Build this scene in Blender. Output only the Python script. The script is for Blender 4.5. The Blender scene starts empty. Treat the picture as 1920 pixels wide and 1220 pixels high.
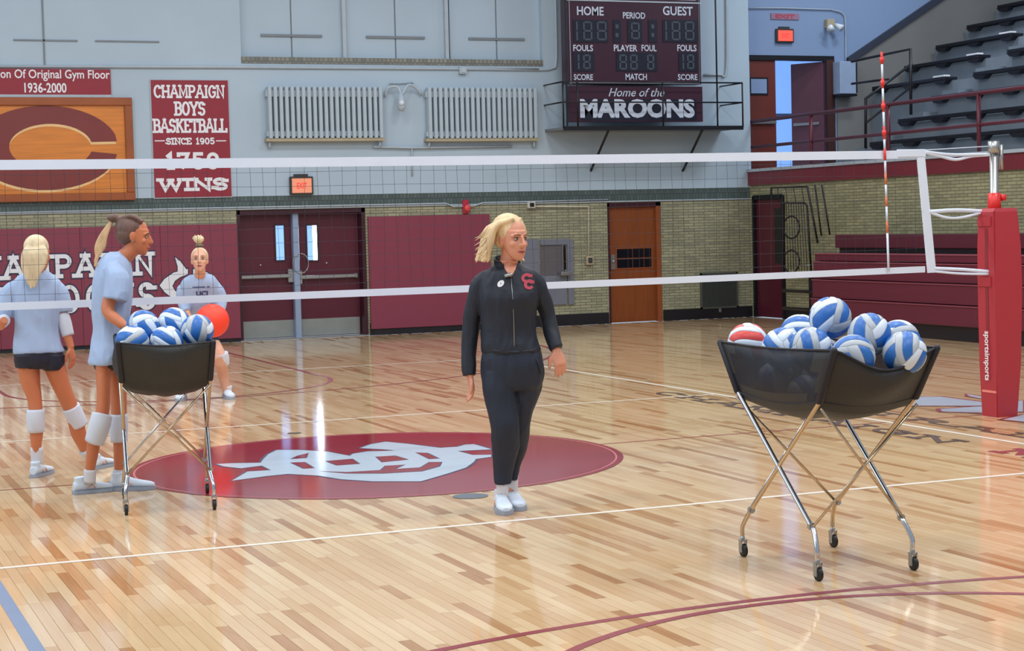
import bpy, bmesh, math, random
from mathutils import Vector, Matrix, noise
from mathutils.bvhtree import BVHTree
random.seed(7)
PI = math.pi
S = bpy.context.scene
COL = S.collection

# ------------------------------------------------------------------ camera, world, lights, exposure
FPX = 3354.7
CAM = Vector((-4.0382, -12.6693, 1.7356))
YAW, PITCH, ROLL = 0.3859, 0.0563, -0.0254
_f = Vector((math.sin(YAW)*math.cos(PITCH), math.cos(YAW)*math.cos(PITCH), -math.sin(PITCH)))
_r0 = Vector((math.cos(YAW), -math.sin(YAW), 0))
_u0 = _r0.cross(_f)
_r = _r0*math.cos(ROLL) + _u0*math.sin(ROLL)
_u = -_r0*math.sin(ROLL) + _u0*math.cos(ROLL)
cam_data = bpy.data.cameras.new('camera')
cam = bpy.data.objects.new('camera', cam_data)
COL.objects.link(cam)
cam_data.sensor_fit = 'HORIZONTAL'
cam_data.sensor_width = 36
cam_data.lens = FPX/1920*36
cam_data.clip_end = 200
cam.matrix_world = Matrix(((_r.x, _u.x, -_f.x, CAM.x), (_r.y, _u.y, -_f.y, CAM.y), (_r.z, _u.z, -_f.z, CAM.z), (0, 0, 0, 1)))
S.camera = cam

S.view_settings.view_transform = 'Standard'
S.view_settings.look = 'None'
S.view_settings.exposure = 0.0
S.view_settings.gamma = 1
S.view_settings.use_curve_mapping = False

world = bpy.data.worlds.new('world')
S.world = world
world.use_nodes = True
bg = world.node_tree.nodes['Background']
bg.inputs[0].default_value = (0.70, 0.82, 1.0, 1)
bg.inputs[1].default_value = 0.52

def area(name, loc, size, power, color, aim=None):
    d = bpy.data.lights.new(name, 'AREA')
    d.shape = 'RECTANGLE'; d.size, d.size_y = size
    d.energy = power; d.color = color
    o = bpy.data.objects.new(name, d); COL.objects.link(o)
    o.location = loc
    if aim is not None:
        o.rotation_euler = (Vector(aim)-Vector(loc)).to_track_quat('-Z', 'Y').to_euler()
    return o
for i, x in enumerate((-3.5, 1.5, 6.5)):
    for j, y in enumerate((-9.0, -3.0, 3.5, 9.5)):
        area('ceiling_lamp', (x, y, 8.2), (1.6, 0.8), 205 if j < 3 else 125, (1.0, 0.96, 0.91))
area('balcony_fill', (14.5, 9.0, 8.4), (1.6, .8), 230, (0.86, .93, 1.0))  # unseen fill light added to brighten the balcony wall
area('balcony_fill', (13.6, 12.5, 8.4), (1.2, .6), 110, (0.86, .93, 1.0))  # second added fill, nearer the balcony doors
# unseen broad cool area light on the left side of the hall
area('left_area_light', (-8.5, 1.0, 5.0), (14, 3.5), 430, (0.72, 0.86, 1.0), aim=(3, 2, 1.0))

# ------------------------------------------------------------------ pixel -> place helpers (photo frame 1920x1220)
def ray(px, py):
    return (_f*FPX + _r*(px-960) - _u*(py-610))
def AX(px, py, X):
    d = ray(px, py); return CAM + d*((X-CAM.x)/d.x)
def AY(px, py, Y):
    d = ray(px, py); return CAM + d*((Y-CAM.y)/d.y)
def AZ(px, py, Z=0.0):
    d = ray(px, py); return CAM + d*((Z-CAM.z)/d.z)

# ------------------------------------------------------------------ materials
def lin(c):
    c = c/255.0
    return c/12.92 if c <= 0.04045 else ((c+0.055)/1.055)**2.4
def rgb(*c): return (lin(c[0]), lin(c[1]), lin(c[2]), 1)
MATS = {}
def mat(name, col, rough=0.5, metal=0.0, var=0.06, scale=6.0, bump=0.0, bscale=60.0, coat=0.0, emit=None, es=0.0, alpha=None, spec=0.5, stretch=None, sub=0.0):
    if name in MATS: return MATS[name]
    m = bpy.data.materials.new(name); m.use_nodes = True
    nt = m.node_tree; N = nt.nodes; L = nt.links
    b = N['Principled BSDF']
    b.inputs['Roughness'].default_value = rough
    b.inputs['Metallic'].default_value = metal
    b.inputs['Coat Weight'].default_value = coat
    b.inputs['Specular IOR Level'].default_value = spec
    if sub:
        b.inputs['Subsurface Weight'].default_value = sub
        b.inputs['Subsurface Radius'].default_value = (0.01, 0.004, 0.002)
    tc = N.new('ShaderNodeTexCoord')
    src = tc.outputs['Object']
    if stretch:
        mp = N.new('ShaderNodeMapping'); mp.inputs['Scale'].default_value = stretch
        L.new(src, mp.inputs[0]); src = mp.outputs[0]
    no = N.new('ShaderNodeTexNoise'); no.inputs['Scale'].default_value = scale; no.inputs['Detail'].default_value = 4
    L.new(src, no.inputs['Vector'])
    mx = N.new('ShaderNodeMix'); mx.data_type = 'RGBA'
    c = rgb(*col)
    lo = tuple(v*(1-var*2.2) for v in c[:3])+(1,)
    hi = tuple(min(1, v*(1+var*2.2)) for v in c[:3])+(1,)
    mx.inputs[6].default_value = lo; mx.inputs[7].default_value = hi
    L.new(no.outputs['Fac'], mx.inputs[0])
    L.new(mx.outputs[2], b.inputs['Base Color'])
    if bump:
        n2 = N.new('ShaderNodeTexNoise'); n2.inputs['Scale'].default_value = bscale; n2.inputs['Detail'].default_value = 3
        L.new(src, n2.inputs['Vector'])
        bp = N.new('ShaderNodeBump'); bp.inputs['Strength'].default_value = bump; bp.inputs['Distance'].default_value = 0.01
        L.new(n2.outputs['Fac'], bp.inputs['Height']); L.new(bp.outputs[0], b.inputs['Normal'])
    if emit:
        b.inputs['Emission Color'].default_value = rgb(*emit); b.inputs['Emission Strength'].default_value = es
    if alpha is not None:
        b.inputs['Alpha'].default_value = alpha
    MATS[name] = m
    return m

def wood_floor(name):
    m = bpy.data.materials.new(name); m.use_nodes = True
    nt = m.node_tree; N = nt.nodes; L = nt.links; b = N['Principled BSDF']
    at = N.new('ShaderNodeAttribute'); at.attribute_name = 'tone'
    ge = N.new('ShaderNodeNewGeometry')
    mp = N.new('ShaderNodeMapping'); mp.inputs['Scale'].default_value = (30, 1.6, 30)
    L.new(ge.outputs['Position'], mp.inputs[0])
    ad = N.new('ShaderNodeVectorMath'); ad.operation = 'ADD'
    sc = N.new('ShaderNodeVectorMath'); sc.operation = 'SCALE'; sc.inputs['Scale'].default_value = 37
    L.new(at.outputs['Color'], sc.inputs[0]); L.new(mp.outputs[0], ad.inputs[0]); L.new(sc.outputs[0], ad.inputs[1])
    no = N.new('ShaderNodeTexNoise'); no.inputs['Scale'].default_value = 1.0; no.inputs['Detail'].default_value = 5; no.inputs['Distortion'].default_value = 1.2
    L.new(ad.outputs[0], no.inputs['Vector'])
    cr = N.new('ShaderNodeValToRGB')
    e = cr.color_ramp.elements
    e[0].position = 0.0; e[0].color = rgb(158, 112, 72)
    e[1].position = 1.0; e[1].color = rgb(224, 198, 160)
    for p_, c_ in ((0.2, (180, 136, 94)), (0.45, (202, 166, 124)), (0.75, (214, 184, 144))):
        q = e.new(p_); q.color = rgb(*c_)
    ma = N.new('ShaderNodeMath'); ma.operation = 'MULTIPLY_ADD'; ma.inputs[1].default_value = 0.34; 
    L.new(no.outputs['Fac'], ma.inputs[0]); 
    sb = N.new('ShaderNodeMath'); sb.operation = 'SUBTRACT'; sb.inputs[1].default_value = 0.17
    L.new(at.outputs['Fac'], sb.inputs[0]); L.new(sb.outputs[0], ma.inputs[2])
    L.new(ma.outputs[0], cr.inputs[0])
    L.new(cr.outputs[0], b.inputs['Base Color'])
    b.inputs['Roughness'].default_value = 0.085
    b.inputs['Specular IOR Level'].default_value = 0.5
    # slight waviness of the lacquer
    n2 = N.new('ShaderNodeTexNoise'); n2.inputs['Scale'].default_value = 9.0; n2.inputs['Detail'].default_value = 2
    mp2 = N.new('ShaderNodeMapping'); mp2.inputs['Scale'].default_value = (2.2, 0.5, 1)
    L.new(ge.outputs['Position'], mp2.inputs[0]); L.new(mp2.outputs[0], n2.inputs['Vector'])
    bp = N.new('ShaderNodeBump'); bp.inputs['Strength'].default_value = 0.05; bp.inputs['Distance'].default_value = 0.003
    L.new(n2.outputs['Fac'], bp.inputs['Height']); L.new(bp.outputs[0], b.inputs['Normal'])
    return m

def brick_mat(name, c1, c2, mortar, axis='XZ', bw=0.2, rh=0.048, ms=0.0055):
    m = bpy.data.materials.new(name); m.use_nodes = True
    nt = m.node_tree; N = nt.nodes; L = nt.links; b = N['Principled BSDF']
    ge = N.new('ShaderNodeNewGeometry'); se = N.new('ShaderNodeSeparateXYZ'); co = N.new('ShaderNodeCombineXYZ')
    L.new(ge.outputs['Position'], se.inputs[0])
    L.new(se.outputs['X' if axis[0] == 'X' else 'Y'], co.inputs[0]); L.new(se.outputs['Z'], co.inputs[1])
    br = N.new('ShaderNodeTexBrick'); br.inputs['Scale'].default_value = 1.0
    br.inputs['Brick Width'].default_value = bw; br.inputs['Row Height'].default_value = rh
    br.inputs['Mortar Size'].default_value = ms; br.inputs['Mortar Smooth'].default_value = 0.2
    br.inputs['Color1'].default_value = rgb(*c1); br.inputs['Color2'].default_value = rgb(*c2); br.inputs['Mortar'].default_value = rgb(*mortar)
    L.new(co.outputs[0], br.inputs['Vector'])
    no = N.new('ShaderNodeTexNoise'); no.inputs['Scale'].default_value = 1.7; no.inputs['Detail'].default_value = 5
    L.new(ge.outputs['Position'], no.inputs['Vector'])
    mx = N.new('ShaderNodeMix'); mx.data_type = 'RGBA'; mx.blend_type = 'MULTIPLY'; mx.inputs[0].default_value = 0.35
    L.new(br.outputs['Color'], mx.inputs[6]); L.new(no.outputs['Fac'], mx.inputs[7])
    L.new(mx.outputs[2], b.inputs['Base Color'])
    bp = N.new('ShaderNodeBump'); bp.inputs['Strength'].default_value = 0.5; bp.inputs['Distance'].default_value = 0.004; bp.invert = True
    L.new(br.outputs['Fac'], bp.inputs['Height']); L.new(bp.outputs[0], b.inputs['Normal'])
    b.inputs['Roughness'].default_value = 0.45
    return m

M_FLOOR = wood_floor('maple_floor')
M_GAP = mat('floor_gap', (150, 110, 74), 0.5)
M_WHITE_LINE = mat('white_line_paint', (226, 218, 205), 0.3, var=0.03)
M_MAROON_PAINT = mat('maroon_floor_paint', (146, 38, 54), 0.09, var=0.05, scale=2)
M_MAROON_LINE = mat('maroon_line_paint', (135, 42, 50), 0.3)
M_LOGO = mat('logo_white_paint', (190, 207, 224), 0.12, var=0.03)
M_NAVY = mat('navy_outline', (52, 48, 78), 0.4)
M_BLACK_LET = mat('dark_letter_paint', (82, 60, 48), 0.3)
M_BLUE_LINE = mat('blue_line_paint', (122, 140, 168), 0.3)
M_WALL = mat('painted_wall', (168, 187, 202), 0.6, var=0.05, scale=0.8, bump=0.05, bscale=40)
M_WALL_BLUE = mat('blue_painted_wall', (128, 150, 185), 0.6, var=0.04, scale=0.8)
M_TRIMW = mat('painted_trim', (168, 180, 190), 0.5)
M_LINE_GREY = mat('grey_joint', (120, 128, 136), 0.6)
M_BAND = brick_mat('glazed_tile_band', (92, 108, 104), (76, 92, 92), (62, 76, 78), 'XZ', 0.06, 0.22, 0.006)
M_SILL = brick_mat('patterned_sill', (150, 150, 138), (118, 122, 118), (110, 112, 108), 'XZ', 0.07, 0.2, 0.01)
M_BRICK = brick_mat('yellow_brick', (176, 174, 142), (150, 150, 124), (112, 110, 92), 'XZ')
M_BRICK_S = brick_mat('yellow_brick_side', (178, 174, 136), (152, 150, 118), (112, 108, 84), 'YZ')
M_BASE = mat('black_base', (24, 24, 30), 0.4)
M_PAD = mat('maroon_vinyl_pad', (128, 52, 72), 0.5, var=0.03, bump=0.06, bscale=200)
M_MDOOR = mat('maroon_door_paint', (84, 24, 42), 0.35, var=0.06)
M_MDOOR_D = mat('maroon_dark', (56, 18, 32), 0.4)
M_METAL = mat('brushed_metal', (170, 172, 172), 0.35, 0.9, var=0.04)
M_STEEL_PAINT = mat('grey_kick_plate', (150, 155, 152), 0.35, 0.5)
M_CHROME = mat('chrome_tube', (205, 208, 212), 0.16, 1.0, var=0.03)
M_BRASS = mat('warm_chrome', (196, 176, 150), 0.25, 0.9)
M_POSTP = mat('pale_blue_post', (150, 168, 196), 0.3, 0.3)
M_WOOD_D = mat('orange_wood_door', (126, 64, 26), 0.4, var=0.12, scale=3, stretch=(8, 8, 0.7))
M_WOOD_F = mat('wood_door_frame', (136, 72, 38), 0.4, var=0.1)
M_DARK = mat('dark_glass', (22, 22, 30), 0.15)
M_ALU = mat('stainless_panel', (124, 128, 142), 0.4, 0.35)
M_BLACK = mat('black_metal', (22, 22, 30), 0.4, 0.2)
M_RAIL_M = mat('maroon_rail', (92, 30, 44), 0.4)
M_CONC = mat('grey_concrete', (118, 128, 138), 0.8, var=0.14, scale=1.6, bump=0.1, bscale=25)
M_TANWALL = mat('taupe_plaster', (118, 118, 116), 0.8, var=0.1, scale=1.1)
M_SEAT = mat('dark_seat_plank', (22, 22, 32), 0.4)
M_BLEACH = mat('maroon_bleacher', (98, 34, 52), 0.4, var=0.08, scale=2, stretch=(1, .4, 6))
M_NETW = mat('white_net_tape', (206, 216, 232), 0.6, var=0.02)
M_CORD = mat('dark_net_cord', (38, 42, 56), 0.7)
M_RED_PAD = mat('red_post_pad', (166, 46, 58), 0.45, var=0.03, bump=0.05, bscale=90)
M_RED_DK = mat('dark_red_strap', (128, 34, 44), 0.6)
M_RED = mat('bright_red_plastic', (214, 46, 44), 0.35)
M_WPRINT = mat('white_print', (224, 226, 232), 0.6, var=0.02)
M_SIGN_M = mat('maroon_sign', (138, 32, 50), 0.5, var=0.05)
M_ORANGE = mat('varnished_orange_wood', (206, 124, 44), 0.35, var=0.16, scale=2.4, stretch=(0.6, 1, 9), coat=0.3)
M_BROWN_FR = mat('brown_frame_wood', (148, 78, 36), 0.4, var=0.12, scale=3)
M_C = mat('dark_maroon_letter', (118, 46, 44), 0.4, var=0.08, scale=2)
M_CREAM = mat('cream_letter_edge', (226, 186, 130), 0.4)
M_SB = mat('scoreboard_maroon', (58, 26, 44), 0.35, var=0.1, scale=1.2)
M_SB_DK = mat('scoreboard_black', (26, 26, 42), 0.3)
M_SEG = mat('unlit_segment', (62, 72, 84), 0.4)
M_SBTXT = mat('scoreboard_print', (190, 200, 216), 0.5)
M_BALLW = mat('ball_white', (214, 226, 240), 0.42, var=0.02, bump=0.04, bscale=300)
M_BALLB = mat('ball_blue', (38, 104, 182), 0.42, var=0.04)
M_BALLG = mat('ball_grey', (176, 184, 192), 0.42, var=0.03)
M_BALLR = mat('ball_red', (212, 70, 66), 0.42, var=0.03)
M_BALLN = mat('ball_navy', (36, 52, 96), 0.42)
M_ORBALL = mat('orange_red_rubber', (250, 66, 42), 0.5, var=0.01)
M_FAB = mat('black_cart_fabric', (38, 40, 42), 0.6, var=0.1, bump=0.2, bscale=120)
M_MESHFAB = mat('see_through_cart_mesh', (26, 32, 44), 0.6, alpha=.72)
M_FABEDGE = mat('cart_fabric_binding', (18, 20, 34), 0.6)
M_WHEEL = mat('black_rubber_wheel', (20, 20, 22), 0.5)
M_SKIN = mat('skin', (206, 142, 116), 0.5, var=0.04, scale=9, sub=0.08)
M_SKIN_T = mat('tanned_skin', (196, 116, 78), 0.5, var=0.05, scale=9, sub=0.08)
M_SKIN_F = mat('fair_skin', (214, 160, 134), 0.5, var=0.04, scale=9, sub=0.08)
M_LIP = mat('lips', (172, 86, 82), 0.45)
M_BROW = mat('eyebrow_hair', (120, 84, 62), 0.8)
M_EYE = mat('eye_white', (168, 146, 140), 0.5)
M_IRIS = mat('iris', (54, 40, 40), 0.2)
M_BLONDE = mat('blonde_hair', (212, 184, 142), 0.55, var=0.22, scale=26, stretch=(1, 1, .25), bump=0.4, bscale=70)
M_BLONDE2 = mat('pale_blonde_hair', (216, 196, 160), 0.55, var=0.2, scale=26, stretch=(1, 1, .25), bump=0.4, bscale=70)
M_BROWNH = mat('brown_hair', (104, 76, 66), 0.5, var=0.25, scale=26, stretch=(1, 1, .25), bump=0.4, bscale=70)
M_BLONDTIP = mat('sandy_hair_tips', (190, 156, 116), 0.55, var=0.22, scale=26, stretch=(1, 1, .25), bump=0.4, bscale=70)
M_JACKET = mat('navy_black_jacket', (20, 27, 42), 0.62, var=0.12, bump=0.12, bscale=35)
M_PANTS = mat('dark_joggers', (24, 34, 52), 0.7, var=0.1, bump=0.12, bscale=35)
M_TEE = mat('grey_blue_tee', (160, 180, 212), 0.8, var=0.05, bump=0.12, bscale=30)
M_SHORTS = mat('black_shorts', (22, 24, 42), 0.6, bump=0.1, bscale=30)
M_KPAD = mat('white_knee_pad', (206, 212, 224), 0.7, var=0.03, bump=0.1, bscale=60)
M_SOCK = mat('white_sock', (206, 204, 208), 0.8)
M_SHOE = mat('white_shoe', (206, 218, 232), 0.55, var=0.05)
M_SOLE = mat('shoe_sole', (150, 160, 176), 0.5)
M_SHOEACC = mat('pink_shoe_accent', (214, 160, 150), 0.6)
M_NAVYTXT = mat('navy_shirt_print', (44, 62, 116), 0.7)
M_REDEMB = mat('red_emblem', (176, 66, 84), 0.7)
M_EXIT = mat('exit_face', (220, 80, 70), 0.4, emit=(255, 86, 66), es=0.75)
M_EXIT_D = mat('exit_case', (54, 52, 50), 0.4)
M_EXIT2 = mat('exit_face_pale', (214, 150, 120), 0.4, emit=(240, 120, 90), es=0.35)
M_DAY = mat('daylight_glass', (140, 180, 240), 0.2, emit=(130, 178, 250), es=0.85)
M_DAYW = mat('bright_daylight', (240, 248, 255), 0.2, emit=(226, 240, 255), es=13.0)
M_LAMPG = mat('flood_lamp_glass', (214, 224, 232), 0.2)
M_ALARM = mat('alarm_red', (176, 40, 66), 0.35)
M_RADI = mat('radiator_paint', (172, 186, 196), 0.45, var=0.04)
M_TANDIRT = mat('stained_metal', (170, 158, 132), 0.6)

# ------------------------------------------------------------------ object helpers
def link(o, parent=None):
    COL.objects.link(o)
    if parent is not None: o.parent = parent
    return o
def newobj(name, bm, m, parent=None, smooth=False, loc=None):
    me = bpy.data.meshes.new(name)
    bmesh.ops.recalc_face_normals(bm, faces=bm.faces)
    bm.to_mesh(me); bm.free()
    if isinstance(m, (list, tuple)):
        for x in m: me.materials.append(x)
    else: me.materials.append(m)
    if smooth:
        me.shade_smooth()
    o = bpy.data.objects.new(name, me)
    if loc is not None: o.location = loc
    return link(o, parent)
def tag(o, label=None, cat=None, group=None, kind=None):
    if label: o['label'] = label
    if cat: o['category'] = cat
    if group: o['group'] = group
    if kind: o['kind'] = kind
    return o
def thing(name, label, cat, loc=(0, 0, 0), rot=0, group=None, kind=None):
    o = bpy.data.objects.new(name, None); o.empty_display_size = 0.1
    COL.objects.link(o); o.location = loc; o.rotation_euler = (0, 0, rot)
    return tag(o, label, cat, group, kind)
def box(bm, x0, x1, y0, y1, z0, z1, bev=0.0, M=None, mi=0):
    r = bmesh.ops.create_cube(bm, size=1)
    vs = r['verts']
    T = Matrix.Translation(((x0+x1)/2, (y0+y1)/2, (z0+z1)/2)) @ Matrix.Diagonal((abs(x1-x0), abs(y1-y0), abs(z1-z0), 1))
    if M is not None: T = M @ T
    bmesh.ops.transform(bm, matrix=T, verts=vs)
    fs = list({f for v in vs for f in v.link_faces})
    for f in fs: f.material_index = mi
    if bev:
        es = list({e for v in vs for e in v.link_edges})
        bmesh.ops.bevel(bm, geom=es, offset=bev, segments=1, affect='EDGES')
def boxo(name, m, parent, x0, x1, y0, y1, z0, z1, bev=0.0):
    bm = bmesh.new(); box(bm, x0, x1, y0, y1, z0, z1, bev)
    return newobj(name, bm, m, parent)
def tube(bm, pts, r, n=8, radii=None, cap=True):
    pts = [Vector(p) for p in pts]
    rings = []
    prev = None
    for i, p in enumerate(pts):
        if i == 0: t = pts[1]-p
        elif i == len(pts)-1: t = p-pts[i-1]
        else: t = (pts[i+1]-p).normalized()+(p-pts[i-1]).normalized()
        t.normalize()
        if prev is None:
            a = Vector((0, 0, 1)) if abs(t.z) < 0.9 else Vector((1, 0, 0))
            s = t.cross(a).normalized()
        else:
            s = (prev - t*prev.dot(t)).normalized()
        prev = s
        w = t.cross(s)
        rr = radii[i] if radii else r
        rings.append([bm.verts.new(p + (s*math.cos(2*PI*k/n)+w*math.sin(2*PI*k/n))*rr) for k in range(n)])
    for a, b in zip(rings, rings[1:]):
        for k in range(n):
            bm.faces.new((a[k], a[(k+1) % n], b[(k+1) % n], b[k]))
    if cap:
        bm.faces.new(rings[0]); bm.faces.new(rings[-1])
def tubeo(name, m, parent, pts, r, n=8, smooth=True, radii=None):
    bm = bmesh.new(); tube(bm, pts, r, n, radii)
    return newobj(name, bm, m, parent, smooth)
def bend(pts, k=5):
    """Catmull-Rom through points"""
    pts = [Vector(p) for p in pts]
    P = [pts[0]*2-pts[1]]+pts+[pts[-1]*2-pts[-2]]
    out = []
    for i in range(1, len(P)-2):
        for j in range(k):
            t = j/k
            a, b, c, d = P[i-1], P[i], P[i+1], P[i+2]
            out.append(0.5*((2*b)+(c-a)*t+(2*a-5*b+4*c-d)*t*t+(3*b-a-3*c+d)*t**3))
    out.append(pts[-1]); return out
def poly(bm, pts, mi=0):
    f = bm.faces.new([bm.verts.new(p) for p in pts]); f.material_index = mi; return f
def prism(bm, pts, d):
    """pts: planar loop; extruded by vector d"""
    d = Vector(d)
    a = [bm.verts.new(p) for p in pts]; b = [bm.verts.new(Vector(p)+d) for p in pts]
    bm.faces.new(a); bm.faces.new(b[::-1])
    n = len(a)
    for i in range(n): bm.faces.new((a[i], a[(i+1) % n], b[(i+1) % n], b[i]))

# ------------------------------------------------------------------ lettering
def arc(cx, cy, rx, ry, a0, a1, n=12):
    return [(cx+rx*math.cos(math.radians(a0+(a1-a0)*i/n)), cy+ry*math.sin(math.radians(a0+(a1-a0)*i/n))) for i in range(n+1)]
# glyph: (width, [polylines], [serif feet])
G = {
 'A': (.9, [[(0, 0), (.45, 1), (.9, 0)], [(.18, .34), (.72, .34)]], [(0, 0), (.9, 0), (.45, 1)]),
 'B': (.75, [[(.1, 0), (.1, 1), (.45, 1)]+arc(.45, .77, .25, .23, 90, -90)+[(.1, .54)], [(.45, .54)]+arc(.45, .27, .3, .27, 90, -90)+[(.1, 0)]], [(.05, 0), (.05, 1)]),
 'C': (.8, [arc(.42, .5, .4, .5, 45, 315, 18)], [(.72, .82)]),
 'E': (.72, [[(.7, 0), (.1, 0), (.1, 1), (.7, 1)], [(.1, .52), (.52, .52)], [(.7, .0), (.7, .2)], [(.7, 1), (.7, .8)]], [(.05, 0), (.05, 1)]),
 'G': (.85, [arc(.42, .5, .4, .5, 45, 330, 18)+[(.78, .45), (.5, .45)]], [(.72, .82)]),
 'H': (.9, [[(.1, 0), (.1, 1)], [(.8, 0), (.8, 1)], [(.1, .5), (.8, .5)]], [(.1, 0), (.1, 1), (.8, 0), (.8, 1)]),
 'I': (.35, [[(.17, 0), (.17, 1)]], [(.17, 0), (.17, 1)]),
 'K': (.85, [[(.1, 0), (.1, 1)], [(.75, 1), (.12, .42)], [(.35, .6), (.8, 0)]], [(.1, 0), (.1, 1), (.75, 1), (.8, 0)]),
 'L': (.7, [[(.1, 1), (.1, 0), (.68, 0), (.68, .25)]], [(.1, 0), (.1, 1)]),
 'M': (1.05, [[(.1, 0), (.1, 1), (.52, .2), (.95, 1), (.95, 0)]], [(.1, 0), (.08, 1), (.97, 1), (.95, 0)]),
 'N': (.9, [[(.1, 0), (.1, 1), (.8, 0), (.8, 1)]], [(.1, 0), (.06, 1), (.8, 1)]),
 'O': (.85, [arc(.42, .5, .38, .5, 0, 360, 22)], []),
 'P': (.78, [[(.1, 0), (.1, 1), (.45, 1)]+arc(.45, .74, .28, .26, 90, -90)+[(.1, .48)]], [(.1, 0), (.05, 1)]),
 'R': (.82, [[(.1, 0), (.1, 1), (.45, 1)]+arc(.45, .76, .26, .24, 90, -90)+[(.1, .52)], [(.42, .5), (.76, 0)]], [(.1, 0), (.05, 1), (.78, 0)]),
 'S': (.75, [arc(.38, .75, .3, .25, 30, 260, 12)+arc(.38, .26, .32, .26, 80, -150, 12)], [(.64, .85), (.1, .15)]),
 'T': (.8, [[(.4, 0), (.4, 1)], [(0.02, .8), (.02, 1), (.78, 1), (.78, .8)]], [(.4, 0)]),
 'U': (.85, [[(.1, 1)]+arc(.42, .32, .32, .32, 180, 360)+[(.74, 1)]], [(.1, 1), (.74, 1)]),
 'V': (.85, [[(0, 1), (.42, 0), (.85, 1)]], [(0, 1), (.85, 1)]),
 'W': (1.2, [[(.05, 1), (.32, 0), (.6, .85), (.88, 0), (1.15, 1)]], [(.05, 1), (.6, .95), (1.15, 1)]),
 'Y': (.85, [[(0, 1), (.42, .48), (.85, 1)], [(.42, .48), (.42, 0)]], [(0, 1), (.85, 1), (.42, 0)]),
 '0': (.7, [arc(.35, .5, .3, .5, 0, 360, 20)], []),
 '1': (.5, [[(.08, .82), (.28, 1), (.28, 0)]], [(.28, 0)]),
 '5': (.7, [[(.62, 1), (.14, 1), (.12, .56)]+arc(.34, .31, .3, .31, 120, -150, 14)], []),
 '7': (.7, [[(.05, .85), (.05, 1), (.65, 1), (.28, 0)]], []),
 '9': (.7, [arc(.35, .68, .28, .3, 0, 360, 16), [(.63, .68)]+arc(.33, .35, .3, .35, 20, -120, 10)], []),
 '-': (.5, [[(.08, .5), (.42, .5)]], []),
 ' ': (.45, [], []),
}
def stroke(name, text, o, R, U, width, height, sw, m, parent=None, serif=0.3, gap=0.16, slant=0.0, grow=0.0, kind=None):
    """block lettering as flat print: o = lower left corner, R/U unit directions"""
    R = Vector(R).normalized(); U = Vector(U).normalized(); o = Vector(o)
    total = sum(G[c][0] for c in text)+gap*(len(text)-1)
    sx = width/total; sy = height
    bm = bmesh.new(); cur = 0
    hw = sw/2+grow
    Nn = R.cross(U)
    def P(x, y): return o+R*(x+slant*y)+U*y
    cnt = [0]
    def ribbon(q):
        q = [Vector(p) for p in q]
        q = [p for i, p in enumerate(q) if i == 0 or (p-q[i-1]).length > 1e-5]
        closed = (q[0]-q[-1]).length < 1e-4 and len(q) > 3
        cnt[0] += 1
        off = Nn*(0.00007*cnt[0])
        L = []
        for i, p in enumerate(q):
            if closed: d0 = (p-q[i-1]).normalized() if i else (q[-1]-q[-2]).normalized(); d1 = (q[i+1]-p).normalized() if i < len(q)-1 else (q[1]-q[0]).normalized()
            else:
                d0 = (p-q[i-1]).normalized() if i else None; d1 = (q[i+1]-p).normalized() if i < len(q)-1 else None
                if d0 is None: p = p-d1*hw*.5; d0 = d1
                if d1 is None: p = p+d0*hw*.5; d1 = d0
            t = d0+d1
            if t.length < .3: t = Vector((-d0.y, d0.x))
            t.normalize(); n = Vector((-t.y, t.x)); m_ = min(2.2, 1/max(.35, abs(n.dot(Vector((-d0.y, d0.x))))))
            oo = off+Nn*(0.00004*i); L.append((bm.verts.new(P(*(p+n*hw*m_))+oo), bm.verts.new(P(*(p-n*hw*m_))+oo)))
        for a, b in zip(L, L[1:]): bm.faces.new((a[0], a[1], b[1], b[0]))
    def seg(a, b): ribbon([a, b])
    for c in text:
        w, pl, sf = G[c]
        for l in pl:
            q = [((cur+x)*sx, y*(sy-sw)+sw/2) for x, y in l]
            ribbon(q)
        if serif:
            for x, y in sf:
                X = (cur+x)*sx; Y = y*(sy-sw)+sw/2
                seg((X-serif*sx*0.55, Y), (X+serif*sx*0.55, Y))
        cur += w+gap
    ob = newobj(name, bm, m, parent)
    if kind: ob['kind'] = kind
    return ob
def fonttext(name, text, o, R, U, width, height, m, parent=None, bold=0.0, slant=0.0):
    cu = bpy.data.curves.new(name, 'FONT'); cu.body = text; cu.offset = bold; cu.resolution_u = 3
    cu.shear = slant
    to = bpy.data.objects.new(name, cu); COL.objects.link(to)
    dg = bpy.context.evaluated_depsgraph_get()
    me = bpy.data.meshes.new_from_object(to.evaluated_get(dg))
    bpy.data.objects.remove(to); bpy.data.curves.remove(cu)
    xs = [v.co.x for v in me.vertices]; ys = [v.co.y for v in me.vertices]
    x0, x1, y0, y1 = min(xs), max(xs), min(ys), max(ys)
    R = Vector(R).normalized(); U = Vector(U).normalized(); o = Vector(o)
    for v in me.vertices:
        v.co = o+R*((v.co.x-x0)/(x1-x0)*width)+U*((v.co.y-y0)/(y1-y0)*height)
    me.materials.clear(); me.materials.append(m)
    ob = bpy.data.objects.new(name, me)
    return link(ob, parent)
EX = Vector((1, 0, 0)); EZ = Vector((0, 0, 1)); EY = Vector((0, 1, 0))
def wall_text(kind, name, text, x0, y0, x1, y1, Y, m, parent, **k):
    """text in the plane Y=const between photo corners (x0,y0 top-left) and (x1,y1 bottom-right)"""
    a = AY(x0, y1, Y); b = AY(x1, y1, Y); c = AY(x0, y0, Y)
    o = Vector((a.x, Y, (a.z+b.z)/2)); w = b.x-a.x; h = c.z-a.z
    if kind == 's': return stroke(name, text, o, EX, EZ, w, h, k.pop('sw', 0.2)*h, m, parent, **k)
    return fonttext(name, text, o, EX, EZ, w, h, m, parent, **k)

YW = 15.07; XR = 11.83
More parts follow.
